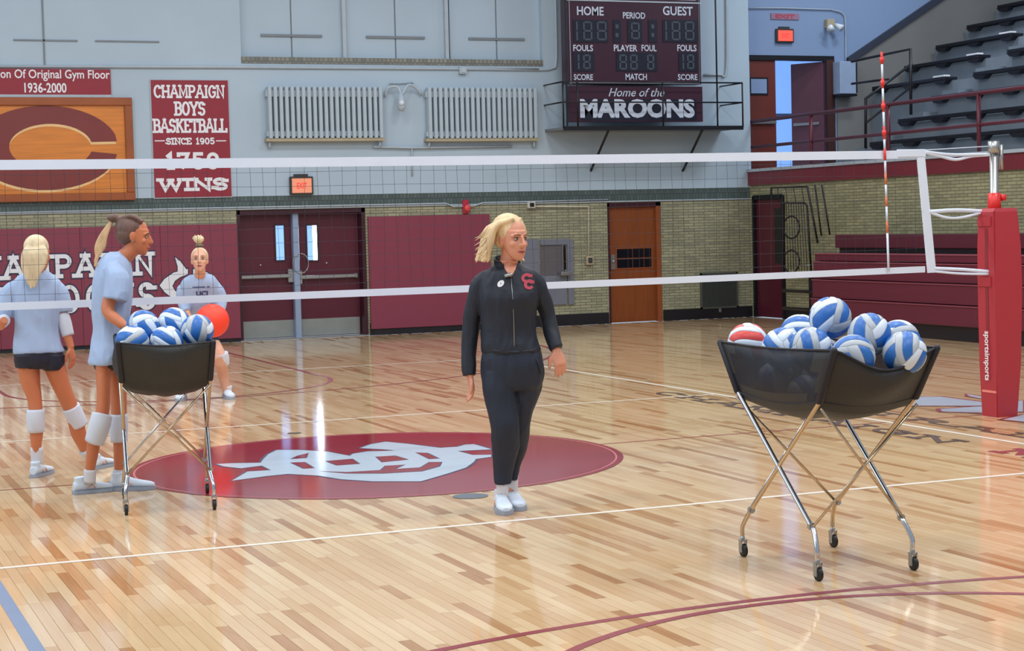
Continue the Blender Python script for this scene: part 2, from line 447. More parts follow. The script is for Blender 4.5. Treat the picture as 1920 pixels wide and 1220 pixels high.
# ================================================================== SETTING
# ---- floor: boards, planks
floor = boxo('floor', M_GAP, None, -9, XR, -14, YW, -0.2, -0.005); tag(floor, kind='structure')
PW = 0.0572
def seen(x, y):
    d = Vector((x, y, 0))-CAM; z = d.dot(_f)
    if z < 3: return None
    u = 960+FPX*d.dot(_r)/z; v = 610-FPX*d.dot(_u)/z
    return u, v, z
planks = []
rp = random.Random(3)
nx0 = int(-9/PW)
for i in range(nx0, int(XR/PW)):
    x = i*PW
    y = -13.0-rp.random()
    while y < YW:
        ln = rp.choice((0.35, 0.55, 0.75, 0.95, 1.25))
        t = rp.random()
        tone = 0.38+0.5*t if t > 0.12 else 0.12+1.8*t
        y2 = y+ln
        if not (y2 > YW+.3):
            s = seen(x+PW/2, y+ln/2)
            planks.append((x, y, ln, tone, s))
        y = y2
vis = [p for p in planks if p[4] and -30 < p[4][0] < 1950 and p[4][1] < 1230]
vis.sort(key=lambda p: p[4][2])
near = set(id(p) for p in vis[:300])
def plank_mesh(ln, tone):
    me = bpy.data.meshes.new('plank')
    g = 0.0005; w = PW-g
    b = 0.0006
    v = [(g, g, -.005), (w, g, -.005), (w, ln-g, -.005), (g, ln-g, -.005), (g+b, g+b, 0), (w-b, g+b, 0), (w-b, ln-g-b, 0), (g+b, ln-g-b, 0)]
    f = [(4, 5, 6, 7), (0, 1, 5, 4), (1, 2, 6, 5), (2, 3, 7, 6), (3, 0, 4, 7)]
    me.from_pydata(v, [], f)
    a = me.attributes.new('tone', 'FLOAT', 'POINT')
    for k in range(8): a.data[k].value = tone
    me.materials.append(M_FLOOR)
    return me
cache = {}
for p in vis[:300]:
    tq = round(p[3]*12)/12
    key = (p[2], tq)
    if key not in cache: cache[key] = plank_mesh(p[2], tq)
    o = bpy.data.objects.new('plank', cache[key]); o.location = (p[0], p[1], 0); link(o, floor)
V = []; F_ = []; T = []
for p in planks:
    if id(p) in near: continue
    x, y, ln, tone, s = p
    if s is None or s[0] < -500 or s[0] > 2500: 
        if y < -9: pass
    g = 0.0005; k = len(V)
    y2 = min(y+ln, YW)
    V += [(x+g, y+g, 0), (x+PW-g, y+g, 0), (x+PW-g, y2-g, 0), (x+g, y2-g, 0)]
    F_.append((k, k+1, k+2, k+3)); T += [tone]*4
me = bpy.data.meshes.new('floor_boards'); me.from_pydata(V, [], F_)
a = me.attributes.new('tone', 'FLOAT', 'POINT'); a.data.foreach_set('value', T)
me.materials.append(M_FLOOR)
fb = bpy.data.objects.new('floor_boards', me); link(fb, floor); fb['kind'] = 'stuff'

# ---- painted markings
def strip(name, pts, w, m, z=0.0012, parent=floor):
    bm = bmesh.new(); pts = [Vector((p[0], p[1], z)) for p in pts]
    L = []; 
    for i, p in enumerate(pts):
        if i == 0: t = pts[1]-p
        elif i == len(pts)-1: t = p-pts[i-1]
        else: t = pts[i+1]-pts[i-1]
        t.normalize(); n = Vector((-t.y, t.x, 0))*w/2
        L.append((bm.verts.new(p+n), bm.verts.new(p-n)))
    for a, b in zip(L, L[1:]): bm.faces.new((a[0], a[1], b[1], b[0]))
    return newobj(name, bm, m, parent)
strip('court_line', [(-7, -3), (4.5, -3)], .05, M_WHITE_LINE)
strip('court_line', [(-7, 3), (4.5, 3)], .045, M_WHITE_LINE)
strip('court_line', [(4.5, -9), (4.5, 9)], .05, M_WHITE_LINE, z=.0016)
strip('court_line', [(-4.5, 9), (4.5, 9)], .05, M_WHITE_LINE)
strip('half_court_line', [(-7, 0), (7.6, 0)], .03, M_MAROON_LINE, z=.001)
strip('side_court_line', [(-3.12, -13), (-3.12, -3.0)], .065, M_BLUE_LINE)
strip('side_court_line', [(5.2, -3.6), (9, -3.2)], .05, M_BLUE_LINE)
for sg in (-1, 1):
    hoop = (11.62 if sg < 0 else 11.8)*sg
    strip('three_point_line', [(6.02*math.sin(t), hoop-sg*6.02*math.cos(t)) for t in [i*PI/80-PI/2 for i in range(81)]], .05, M_MAROON_LINE, z=.0014)
    ft = (7.52 if sg < 0 else 7.7)*sg
    strip('free_throw_line', [(-1.83, 13.4*sg)]+[(1.83*math.sin(t), ft-sg*1.83*math.cos(t)) for t in [i*PI/40-PI/2 for i in range(41)]]+[(1.83, 13.4*sg)], .05, M_MAROON_LINE, z=.0018)
# centre circle
def disc(name, c, r, m, z, r0=0, n=96, parent=floor):
    bm = bmesh.new()
    o_ = [bm.verts.new((c[0]+r*math.cos(2*PI*i/n), c[1]+r*math.sin(2*PI*i/n), z)) for i in range(n)]
    if r0:
        i_ = [bm.verts.new((c[0]+r0*math.cos(2*PI*i/n), c[1]+r0*math.sin(2*PI*i/n), z)) for i in range(n)]
        for k in range(n): bm.faces.new((o_[k], o_[(k+1) % n], i_[(k+1) % n], i_[k]))
    else: bm.faces.new(o_)
    return newobj(name, bm, m, parent)
disc('center_circle', (0, 0), 1.83, M_MAROON_PAINT, .0022)
disc('circle_ring', (0, 0), 1.785, mat('pale_ring_line', (186, 110, 112), 0.3), .0026, r0=1.77)
disc('floor_plate', tuple(AZ(882, 930)[:2]), .115, mat('grey_floor_plate', (104, 112, 122), 0.4, .3), .0026)
disc('floor_plate', tuple(AZ(552, 812)[:2]), .06, mat('dark_floor_plate', (92, 74, 56), 0.4, .3), .0026)
# emblem outlines, given as photo positions on the floor
def floorpoly(name, loops, m, z, parent, grow=0.0):
    bm = bmesh.new()
    for lp in loops:
        pts = [AZ(x, y) for x, y in lp]
        c = sum(pts, Vector())/len(pts)
        q = []
        n = len(pts)
        # outward growth along averaged normals
        ar = sum(pts[i].x*pts[(i+1) % n].y-pts[(i+1) % n].x*pts[i].y for i in range(n))
        sgn = 1 if ar > 0 else -1
        for i in range(n):
            if grow:
                d1 = (pts[i]-pts[i-1]).normalized(); d2 = (pts[(i+1) % n]-pts[i]).normalized()
                nn = Vector((d1.y+d2.y, -d1.x-d2.x, 0)); nn.normalize()
                p = pts[i]+nn*grow*sgn
            else: p = pts[i]
            q.append(bm.verts.new((p.x, p.y, z)))
        f = bm.faces.new(q)
    bmesh.ops.triangulate(bm, faces=bm.faces)
    return newobj(name, bm, m, parent)
W1 = [(405, 873), (489, 868), (493, 862), (505, 851), (519, 844), (560, 844), (640, 849), (670, 849), (695, 843), (760, 845), (820, 852), (850, 850), (870, 838),
      (890, 833), (918, 840), (932, 846), (920, 852), (891, 858), (888, 866), (874, 877), (840, 888), (790, 904), (700, 903), (640, 899), (580, 891), (535, 888), (490, 894), (434, 903), (463, 884), (510, 882), (491, 873), (452, 879)]
W1 = [(405, 870.5), (432, 869), (489, 868), (493, 862), (503, 852), (519, 844), (560, 844), (612, 847), (656, 855), (662, 851), (690, 846.5), (720, 846), (742, 845), (720, 843), (675, 840.5), (696, 833), (723, 828.5), (760, 832), (825, 840), (858, 838), (872, 834), (888, 833), (916, 841), (922, 843), (858, 846),
      (886, 853.5), (921, 853), (921, 857), (892, 861), (889, 866), (874, 877), (840, 888), (789, 903), (700, 903), (640, 899), (595, 892), (540, 889), (500, 893), (434, 902), (464, 884.5), (508, 882), (491, 873.5), (452, 878.5), (420, 875)]
lg = floorpoly('court_emblem', [W1], M_LOGO, .0036, floor)
floorpoly('emblem_outline', [W1], M_NAVY, .0030, lg, grow=.022)
# openings in the emblem showing the maroon paint
holes = [[(546, 861), (560, 855), (578, 850), (573, 859)], [(546, 868), (570, 867), (588, 878), (570, 879)], [(612, 865), (660, 861), (673, 870), (632, 873)],
         [(706, 857), (740, 855), (764, 862), (755, 863), (717, 867)], [(780, 849), (800, 850), (822, 860), (806, 861)], [(806, 867), (827, 867), (822, 875), (790, 884), (720, 888), (650, 888), (600, 884), (650, 886), (715, 882), (724, 874), (758, 872), (745, 877), (740, 880), (790, 877)]]
floorpoly('emblem_opening', holes, M_MAROON_PAINT, .0044, lg)
floorpoly('emblem_opening_outline', holes, M_NAVY, .0040, lg, grow=.014)
# second emblem by the post (seen very flat)
P2 = [[(1710, 744), (1763, 744), (1842, 754), (1842, 761), (1706, 761)], [(1763, 767), (1842, 762), (1918, 751), (1918, 772), (1842, 774), (1767, 772)], [(1880, 787), (1919, 778), (1960, 780), (1930, 792)], [(1812, 739), (1842, 744), (1842, 748), (1818, 743)]]
l2 = floorpoly('side_emblem', P2, M_LOGO, .0036, floor)
floorpoly('side_emblem_outline', P2, M_MAROON_LINE, .003, l2, grow=.05)
# lettering along the side line
stroke('floor_lettering', 'CHAMPAIGN', (4.02, 3.5, .0014), (0, -1, 0), (1, 0, 0), 4.9, .24, .05, M_BLACK_LET, floor, serif=.3, gap=.3)
stroke('floor_lettering', 'MAROONS', (4.02, -2.0, .0014), (0, -1, 0), (1, 0, 0), 3.6, .3, .07, M_MAROON_LINE, floor, serif=.3, gap=.3)
stroke('floor_lettering', 'CENTRAL', (4.72, 2.6, .0014), (0, -1, 0), (1, 0, 0), 4.2, .2, .04, M_BLACK_LET, floor, serif=.3, gap=.3)

# ---- far wall
wf = thing('wall_far', None, None, kind='structure')
DX0, DX1, DZ = 2.60, 4.72, 2.07
WX0, WX1, WZ = 9.04, 10.05, 2.06
bm = bmesh.new()
T_ = .6
for x0, x1, z0, z1 in ((-9, DX0, 0, 2.09), (DX0, DX1, DZ, 2.09), (DX1, WX0, 0, 2.09), (WX0, WX1, WZ, 2.09), (WX1, XR+.3, 0, 2.09)):
    box(bm, x0, x1, YW, YW+T_, z0, z1)
newobj('brick_face', bm, M_BRICK, wf)
boxo('tile_band', M_BAND, wf, -9, XR+.02, YW-.006, YW+T_, 2.09, 2.285)
boxo('band_lip', M_TRIMW, wf, -9, XR+.02, YW-.02, YW, 2.075, 2.095)
bm = bmesh.new()
bx0, bx1, bz0 = 2.76, 7.9, 4.47
box(bm, -9, bx0, YW-.015, YW+.4, 2.285, 8.6)
box(bm, bx0, bx1, YW-.015, YW+.4, 2.285, bz0-.1)
box(bm, bx1, XR+.02, YW-.015, YW+.4, 2.285, 8.6)
box(bm, bx0, bx1, YW-.015, YW+.4, 7.6, 8.6)
box(bm, bx0, bx1, YW+.22, YW+.4, bz0-.1, 7.6)
newobj('painted_wall', bm, M_WALL, wf)
boxo('bay_sill', M_SILL, wf, bx0, bx1, YW-.03, YW+.22, bz0-.1, bz0)
# blanked window bays
ends = [(450, 640), (648, 832), (843, 1016)]
for i, (p0, p1) in enumerate(ends):
    w = thing('window_%d' % (i+1), None, None, kind='structure')
    X0 = AY(p0, 60, YW+.1).x; X1 = AY(p1, 60, YW+.1).x
    xm = (X0+X1)/2
    boxo('blank_panel', M_WALL, w, X0, xm-.012, YW+.10, YW+.14, bz0, 7.5)
    boxo('blank_panel', M_WALL, w, xm+.012, X1, YW+.10, YW+.14, bz0, 7.5)
    boxo('mullion', M_TRIMW, w, X1, X1+.06, YW+.03, YW+.14, bz0, 7.5)
    boxo('seam', M_LINE_GREY, w, xm-.012, xm+.012, YW+.115, YW+.135, bz0, 7.5)
    boxo('hinge_bar', M_LINE_GREY, w, xm-.5, xm+.5, YW+.075, YW+.10, 4.80, 4.84)
tr = thing('trim_1', None, None, kind='structure')
a_ = AY(81, 60, YW)
boxo('seam', M_LINE_GREY, tr, a_.x-.012, a_.x+.012, YW-.03, YW-.015, 4.3, 7.5)
for q0, q1, yy in ((25, 145, 75), (178, 298, 77)):
    A = AY(q0, yy, YW); B = AY(q1, yy, YW); boxo('hinge_bar', M_LINE_GREY, tr, A.x, B.x, YW-.03, YW-.015, A.z-.012, A.z+.012)
# baseboard
bb = thing('baseboard_far', None, None, kind='structure')
for x0, x1 in ((DX1+.02, WX0-.02), (WX1+.02, XR)):
    boxo('base_strip', M_BASE, bb, x0, x1, YW-.02, YW, 0, .19)

# ---- right wall and balcony
wr = thing('wall_right', None, None, kind='structure')
bm = bmesh.new()
D3a, D3b, D3z = 13.95, 14.93, 2.09
for y0, y1, z0, z1 in ((-14, D3a, 0, 2.32), (D3a, D3b, D3z, 2.32), (D3b, YW, 0, 2.32)):
    box(bm, XR, XR+.4, y0, y1, z0, z1)
newobj('brick_face', bm, M_BRICK_S, wr)
boxo('baseboard_right', M_BASE, None, XR-.02, XR, 12.2, D3a-.05, 0, .17)['kind'] = 'structure'
fa = boxo('trim_2', mat('maroon_fascia', (112, 34, 46), 0.4, var=.1, scale=1.3), None, XR-.05, XR+.25, -14, YW+.53, 2.32, 2.55); fa['kind'] = 'structure'
boxo('fascia_cap', M_TRIMW, fa, XR-.08, XR+.27, -14, YW+.53, 2.55, 2.6)
bal = thing('balcony_floor', None, None, kind='structure')
boxo('walkway', M_CONC, bal, XR+.2, 15.0, -14, 16.0, 2.3, 2.5)
st = thing('balcony_steps', None, None, kind='structure')
for k in range(12):
    x0 = 12.62+.7*k
    y1 = 12.9 if k < 3 else 15.58
    z1 = 2.86+.385*k
    boxo('step', M_CONC, st, x0, x0+.7 if k < 11 else x0+2, 2.0, y1, 2.5, z1)
    if k < 9:   # aisle half steps
        boxo('aisle_step', M_CONC, st, x0-.3, x0, 12.55, 13.0, 2.5, z1-.19)
# back wall of the balcony with the raked plaster panel
wb = thing('wall_back', None, None, kind='structure')
YB = 15.6
LX0, LX1, LZ = 12.17, 13.93, 4.64
bm = bmesh.new()
box(bm, 11.85, LX0, YB, YB+.2, 2.5, 8.6); box(bm, LX0, LX1, YB, YB+.2, LZ, 8.6); box(bm, LX1, 22, YB, YB+.2, 2.5, 8.6)
newobj('painted_wall', bm, M_WALL_BLUE, wb)
bm = bmesh.new()
prism(bm, [(13.98, YB-.03, 2.5), (13.98, YB-.03, 4.40), (20.0, YB-.03, 7.93), (20.0, YB-.03, 2.5)], (0, .03, 0))
newobj('raked_plaster', bm, M_TANWALL, wb)
bm = bmesh.new()
prism(bm, [(14.2, YB-.08, 4.5), (14.2, YB-.08, 4.63), (20.0, YB-.08, 8.03), (20.0, YB-.08, 7.9)], (0, .08, 0))
newobj('raked_rail', bm, mat('dark_rail_paint', (46, 52, 68), 0.5), wb)
bm = bmesh.new()
box(bm, -9.2, -9, -14, YW+.4, 0, 8.6)
wl = newobj('wall_left', bm, M_WALL, None); wl['kind'] = 'structure'

# ---- doors
d1 = thing('door_1', None, None, kind='structure')
RD = YW+.22
boxo('frame', M_MDOOR_D, d1, DX0, DX0+.06, YW+.02, RD+.02, 0, DZ)
boxo('frame', M_MDOOR_D, d1, DX1-.06, DX1, YW+.02, RD+.02, 0, DZ)
boxo('frame', M_MDOOR_D, d1, DX0, DX1, YW+.02, RD+.02, DZ-.07, DZ)
xm = AY(553, 500, RD).x
for sgn in (-1, 1):
    xa, xb = (DX0+.06, xm-.01) if sgn < 0 else (xm+.01, DX1-.06)
    lf = boxo('door_leaf', M_MDOOR, d1, xa, xb, RD, RD+.05, .02, DZ-.07, .004)
    boxo('kick_plate', M_STEEL_PAINT, lf, xa+.02, xb-.02, RD-.006, RD, .03, .30)
    px0, px1 = (516, 533) if sgn < 0 else (575, 597)
    A = AY(px0, 423, RD); B = AY(px1, 487, RD)
    fr = boxo('window_frame', M_MDOOR_D, lf, A.x-.03, B.x+.03, RD-.012, RD, B.z-.03, A.z+.03)
    if sgn < 0: boxo('window_pane', M_DAY, lf, A.x, B.x, RD-.018, RD-.012, B.z, A.z)
    else:
        xq = A.x+(B.x-A.x)*.5
        boxo('window_pane', M_DAY, lf, A.x, xq, RD-.018, RD-.012, B.z, A.z)
        boxo('window_pane', M_DAYW, lf, xq, B.x-.02, RD-.018, RD-.012, B.z, A.z)
    A = AY(450 if sgn < 0 else 562, 520, RD-.08); B = AY(546 if sgn < 0 else 668, 513, RD-.08)
    z = A.z
    boxo('push_bar', M_METAL, lf, A.x, B.x, RD-.09, RD-.05, z-.03, z+.03, .01)
    xe = B.x if sgn < 0 else A.x
    boxo('latch_case', M_METAL, lf, xe-.05, xe+.05, RD-.08, RD, z-.11, z+.11, .01)
    xe = A.x if sgn < 0 else B.x
    boxo('bar_end', M_METAL, lf, xe-.03, xe+.03, RD-.08, RD, z-.04, z+.04, .01)
    kx = AY(488 if sgn < 0 else 612, 491, RD).x
    bm = bmesh.new(); bmesh.ops.create_uvsphere(bm, u_segments=8, v_segments=6, radius=.02, matrix=Matrix.Translation((kx, RD-.005, 1.19)))
    newobj('lock_cylinder', bm, M_METAL, lf, True)
boxo('center_post', M_POSTP, d1, xm-.05, xm+.05, RD-.13, RD, 0, DZ-.06, .01)
tubeo('chain_loop', M_METAL, d1, [(xm+.06+.13*math.sin(t), RD-.14, 1.2+.16*math.cos(t)) for t in [i*PI/8 for i in range(17)]], .008, 6)
boxo('threshold', M_METAL, d1, DX0, DX1, YW, RD, 0, .015)

d2 = thing('door_2', None, None, kind='structure')
RD2 = YW+.05
boxo('frame', M_MDOOR_D, d2, WX0, WX1, YW-.015, RD2+.02, WZ-.07, WZ)
boxo('frame', M_MDOOR_D, d2, WX0, WX0+.03, YW-.015, RD2+.02, 0, WZ)
boxo('frame', M_WOOD_F, d2, WX1-.09, WX1, YW-.015, RD2+.02, 0, WZ)
lf = boxo('door_leaf', M_WOOD_D, d2, WX0+.03, WX1-.09, RD2-.01, RD2+.04, .01, WZ-.07, .003)
A = AY(1155, 467, RD2); B = AY(1221, 500, RD2)
wfm = boxo('window_frame', M_WOOD_F, lf, A.x-.02, B.x+.02, RD2-.02, RD2-.01, B.z-.02, A.z+.02)
xs = [A.x+(B.x-A.x)*t for t in (0, .45, .78, 1)]
for i in range(3):
    for za, zb in ((B.z, (A.z+B.z)/2-.008), ((A.z+B.z)/2+.008, A.z)):
        boxo('window_pane', M_DARK, wfm, xs[i]+.006, xs[i+1]-.006, RD2-.026, RD2-.02, za, zb)
A = AY(1148, 490, RD2); boxo('handle_plate', M_METAL, lf, A.x-.04, A.x+.05, RD2-.03, RD2-.01, A.z-.14, A.z+.12, .005)
tubeo('door_handle', M_METAL, lf, [(A.x, RD2-.07, A.z), (A.x+.0, RD2-.03, A.z)], .025, 10)

d3 = thing('door_3', None, None, kind='structure')
boxo('frame', M_BLACK, d3, XR-.03, XR+.2, D3a-.05, D3a+.03, 0, D3z+.03)
boxo('frame', M_BLACK, d3, XR-.03, XR+.2, D3b-.03, D3b+.03, 0, D3z+.03)
boxo('frame', M_BLACK, d3, XR-.03, XR+.2, D3a, D3b, D3z-.03, D3z+.05)
lf = boxo('door_leaf', M_MDOOR, d3, XR+.02, XR+.07, D3a+.03, D3b-.03, .01, D3z-.03, .004)
boxo('window_pane', M_DARK, lf, XR+.012, XR+.02, D3a+.1, D3a+.32, .95, 1.9)

d4 = thing('door_4', None, None, kind='structure')
boxo('frame', M_BLACK, d4, LX0, LX1, YB-.02, YB+.1, LZ-.07, LZ+.02)
MRW = mat('red_brown_door', (104, 44, 36), .4, var=.14, scale=2)
MRW2 = mat('plum_door', (96, 58, 72), .4, var=.08, scale=2)
boxo('frame', mat('dark_brown_jamb', (66, 38, 34), .4), d4, LX1-.17, LX1, YB-.03, YB+.12, 2.5, LZ-.05)
X_ = AY(1456, 200, YB).x
lf = boxo('door_leaf', MRW, d4, LX0, X_, YB+.02, YB+.07, 2.52, LZ-.07, .004)
A = AY(1408, 148, YB); B = AY(1438, 175, YB)
f_ = boxo('window_frame', M_BLACK, lf, A.x-.03, B.x+.03, YB+.005, YB+.02, B.z-.03, A.z+.03)
boxo('window_pane', M_WALL_BLUE, f_, A.x, B.x, YB-.003, YB+.005, B.z, A.z)
boxo('push_bar', M_METAL, lf, LX0+.02, X_-.03, YB-.05, YB-.01, 3.43, 3.48, .008)
# right leaf stands ajar
hin = Vector((LX1-.2, YB+.03, 0)); fre = AY(1485, 200, YB+.62)
dv = Vector((fre.x-hin.x, fre.y-hin.y, 0)); ln_ = dv.length; ang = math.atan2(dv.y, dv.x)
bm = bmesh.new(); box(bm, 0, ln_, -.025, .025, 2.52, LZ-.08, .004, M=Matrix.Translation((hin.x, hin.y, 0)) @ Matrix.Rotation(ang, 4, 'Z'))
lf = newobj('door_leaf', bm, MRW2, d4)
bm = bmesh.new(); box(bm, .08, ln_-.06, .03, .07, 3.42, 3.47, .008, M=Matrix.Translation((hin.x, hin.y, 0)) @ Matrix.Rotation(ang, 4, 'Z'))
newobj('push_bar', bm, M_METAL, lf)
w7 = thing('window_4', None, None, kind='structure')  # emissive panel added behind the ajar leaf, standing in for corridor daylight
boxo('window_pane', M_DAY, w7, 12.6, 14.6, 16.9, 16.95, 2.2, 5.4)
boxo('panel_bar', M_WALL_BLUE, w7, 12.6, 14.6, 16.86, 16.9, 3.62, 3.70)

# ================================================================== ON THE FAR WALL
Yp = YW-.055
# wall pads
def pads(x0, x1, z0, z1, n, label, par_name='wall_pad'):
    t = thing(par_name, label, 'wall pad', ((x0+x1)/2, YW, 0))
    w = (x1-x0)/n
    for i in range(n):
        bm = bmesh.new(); box(bm, x0+i*w+.001-(x0+x1)/2, x0+(i+1)*w-.001-(x0+x1)/2, -.055, -.002, z0, z1, .004)
        newobj('pad_panel', bm, M_PAD, t)
    return t
A = AY(445, 425, Yp)
padL = pads(-3.5, 2.60, .06, 1.86, 10, 'long maroon wall pad with CHAMPAIGN MAROONS lettering left of double doors')
padR = pads(4.75, 6.86, .10, 1.92, 1, 'plain maroon wall pad between double doors and drinking fountain')
bm = bmesh.new(); box(bm, -3.5, 2.6, YW-.03, YW, 0, .06); box(bm, 4.8, 6.82, YW-.03, YW, 0, .1)
newobj('trim_3', bm, M_BASE, None)['kind'] = 'structure'
def padtext(txt, x0, x1, ytop, ybot, gap):
    Y = YW-.0585
    a = AY(x0, ybot, Y); b = AY(x1, ybot-2, Y); c = AY(x0, ytop, Y)
    h = c.z-a.z; o = Vector((a.x-(padL.location.x), Y-YW, a.z))
    s1 = stroke('lettering', txt, o+Vector((0, -.008, 0)), EX, EZ, b.x-a.x, h, .062, M_WPRINT, padL, serif=.42, gap=gap)
    s2 = stroke('lettering_outline', txt, o, EX, EZ, b.x-a.x, h, .062, M_NAVY, padL, serif=.42, gap=gap, grow=.022)
padtext('CHAMPAIGN', -78, 286, 482, 528, .34)
padtext('MAROONS', -42, 290, 540, 594, .42)
# emblem on the pad (pointed C)
def wallpoly(name, loops, Y, m, parent, off, grow=0, loc=Vector((0, 0, 0))):
    bm = bmesh.new()
    for lp in loops:
        pts = [AY(x, y, Y) for x, y in lp]; n = len(pts)
        ar = sum(pts[i].x*pts[(i+1) % n].z-pts[(i+1) % n].x*pts[i].z for i in range(n)); sg = 1 if ar > 0 else -1
        q = []
        for i in range(n):
            p = pts[i].copy()
            if grow:
                d1 = (pts[i]-pts[i-1]).normalized(); d2 = (pts[(i+1) % n]-pts[i]).normalized()
                nn = Vector((d1.z+d2.z, 0, -d1.x-d2.x)).normalized(); p += nn*grow*sg
            q.append(bm.verts.new((p.x-loc.x, Y-off-loc.y, p.z-loc.z)))
        bm.faces.new(q)
    bmesh.ops.triangulate(bm, faces=bm.faces)
    return newobj(name, bm, m, parent)
EM_O = [(352, 504), (325, 511), (308, 523), (299, 535), (309, 548), (325, 560), (352, 570)]
EM_I = [(352, 514), (338, 519), (328, 526), (323, 536), (328, 545), (338, 552), (352, 557)]
mir = lambda L: [(714-x, y) for x, y in L]
H_O, H_I = [(328, 482), (338, 490), (350, 506)], [(328.5, 484), (333, 500), (333, 512)]
EM = [(EM_O, EM_I), (H_O, H_I), (mir(EM_O), mir(EM_I)), ([(341, 527), (357, 522), (373, 527)], [(347, 533), (357, 530), (367, 533)]), ([(341, 527), (338, 536), (341, 545)], [(347, 533), (346, 536), (347, 540)]), ([(341, 545), (357, 550), (373, 545)], [(347, 540), (357, 543), (367, 540)])]
def board(name, label, cat, px, m, th=.03, gapw=0.0, frame=None):
    A = AY(px[0], px[1], YW-.02); B = AY(px[2], px[3], YW-.02)
    z1 = A.z; z0 = B.z
    t = thing(name, label, cat, ((A.x+B.x)/2, YW-.017, (z0+z1)/2))
    return t, A.x, B.x, z0, z1
def onb(t, x0, x1, y0, y1, z0, z1, name, m, bev=0):
    l = t.location
    bm = bmesh.new(); box(bm, x0-l.x, x1-l.x, y0-l.y, y1-l.y, z0-l.z, z1-l.z, bev)
    return newobj(name, bm, m, t)
def txt_on(t, kind, name, text, x0, y0, x1, y1, Y, m, **k):
    o = wall_text(kind, name, text, x0, y0, x1, y1, Y, m, None, **k)
    o.parent = t; o.data.transform(Matrix.Translation(-t.location)); return o
# maroon sign over the floor section
t, x0, x1, z0, z1 = board('floor_history_sign', 'wide maroon sign reading Original Gym Floor 1936-2000 above wooden board', 'sign', (-190, 127, 208, 178), None)
onb(t, x0, x1, YW-.05, YW-.017, z0, z1, 'sign_board', M_SIGN_M)
onb(t, x0, x1, YW-.055, YW-.017, z0-.04, z0, 'white_edge', M_TRIMW)
txt_on(t, 'f', 'lettering', 'Portion Of Original Gym Floor', -38, 130, 206, 152, YW-.052, M_WPRINT, bold=.012)
txt_on(t, 'f', 'lettering', '1936-2000', 46, 155, 125, 174, YW-.052, M_WPRINT, bold=.02)
# emblem strips are laid on the pad after the strip helper below
t, x0, x1, z0, z1 = board('gym_floor_section', 'framed orange wooden floor section with large maroon letter C', 'wall board', (-230, 182, 253, 375), None)
fr_w = .12
onb(t, x0+fr_w, x1-fr_w, YW-.05, YW-.017, z0+fr_w, z1-fr_w, 'wood_panel', M_ORANGE)
onb(t, x0, x1, YW-.09, YW-.017, z1-fr_w, z1, 'frame_rail', M_BROWN_FR, .008)
onb(t, x0, x1, YW-.09, YW-.017, z0, z0+fr_w, 'frame_rail', M_BROWN_FR, .008)
onb(t, x1-fr_w, x1, YW-.09, YW-.017, z0+fr_w, z1-fr_w, 'frame_rail', M_BROWN_FR, .008)
onb(t, x0, x0+fr_w, YW-.09, YW-.017, z0+fr_w, z1-fr_w, 'frame_rail', M_BROWN_FR, .008)
def cshape(cx, cy, RX, RY, rx, ry, g0, g1):
    # outer from upper lip round the left to lower lip, inner back
    out = []
    for i in range(33):
        a_ = math.radians(38+(322-38)*i/32); out.append((cx+RX*math.cos(a_), cy-RY*math.sin(a_)))
    inn = []
    for i in range(33):
        a_ = math.radians(322-(322-38)*i/32); inn.append((cx+rx*math.cos(a_), cy-ry*math.sin(a_)))
    return out+[(cx+RX*.98, cy+g1), (cx+rx*.95, cy+g1)]+inn+[(cx+rx*.95, cy-g0), (cx+RX*.98, cy-g0)]
def loopC(cx, cy, RX, RY, rx, ry, gy, lip):
    pts = [(lip, cy-gy)]
    a0 = math.asin(min(.95, gy/RY)); 
    a_s = math.degrees(math.acos(min(.98, (lip-cx)/RX)))
    for i in range(31): 
        a_ = math.radians(a_s+(360-2*a_s)*i/30); pts.append((cx+RX*math.cos(a_), cy-RY*math.sin(a_)))
    pts.append((lip, cy+gy))
    b_s = math.degrees(math.asin(min(.98, gy/ry)))
    for i in range(31):
        a_ = math.radians(360-b_s-(360-2*b_s)*i/30); pts.append((cx+rx*math.cos(a_), cy-ry*math.sin(a_)))
    return pts
def wallstrip(name, pairs_list, Y, m, parent, off, grow=0.0, dx=0, dy=0):
    """flat shapes given as facing polylines (outer, inner) in photo positions on the wall"""
    bm = bmesh.new(); l = parent.location
    for i, (A_, B_) in enumerate(pairs_list):
        a = [AY(x+dx, y+dy, Y) for x, y in A_]; b = [AY(x+dx, y+dy, Y) for x, y in B_]
        n = len(a); L = []
        for k in range(n):
            d = (a[k]-b[k]); g_ = d.normalized()*grow if d.length > 1e-6 else Vector()
            t_ = (a[min(k+1, n-1)]-a[max(k-1, 0)]).normalized()*(grow if k == n-1 else -grow if k == 0 else 0)
            L.append([bm.verts.new((p.x-l.x, Y-off-i*.0004-l.y, p.z-l.z)) for p in (a[k]+g_+t_, b[k]-g_+t_)])
        for p, q in zip(L, L[1:]): bm.faces.new((p[0], p[1], q[1], q[0]))
    return newobj(name, bm, m, parent)
def c_pairs():
    O, I = [], []
    for i in range(41):
        t_ = i/40
        ao = 10.5+(360-21)*t_; ai = 12+(360-24)*t_
        O.append((85+138*math.cos(math.radians(ao)), 277-79*math.sin(math.radians(ao)))); I.append((95+78*math.cos(math.radians(ai)), 275-43*math.sin(math.radians(ai))))
    O[0] = (219, 265); O[-1] = (219, 289); return [(O, I)]
wallstrip('letter_c_edge', c_pairs(), YW-.05, M_CREAM, t, .003, dx=-1, dy=5)
wallstrip('letter_c', c_pairs(), YW-.05, M_C, t, .006)
wallstrip('pad_emblem_outline', EM, Yp, M_NAVY, padL, .004, .02)
wallstrip('pad_emblem', EM, Yp, M_WPRINT, padL, .008)
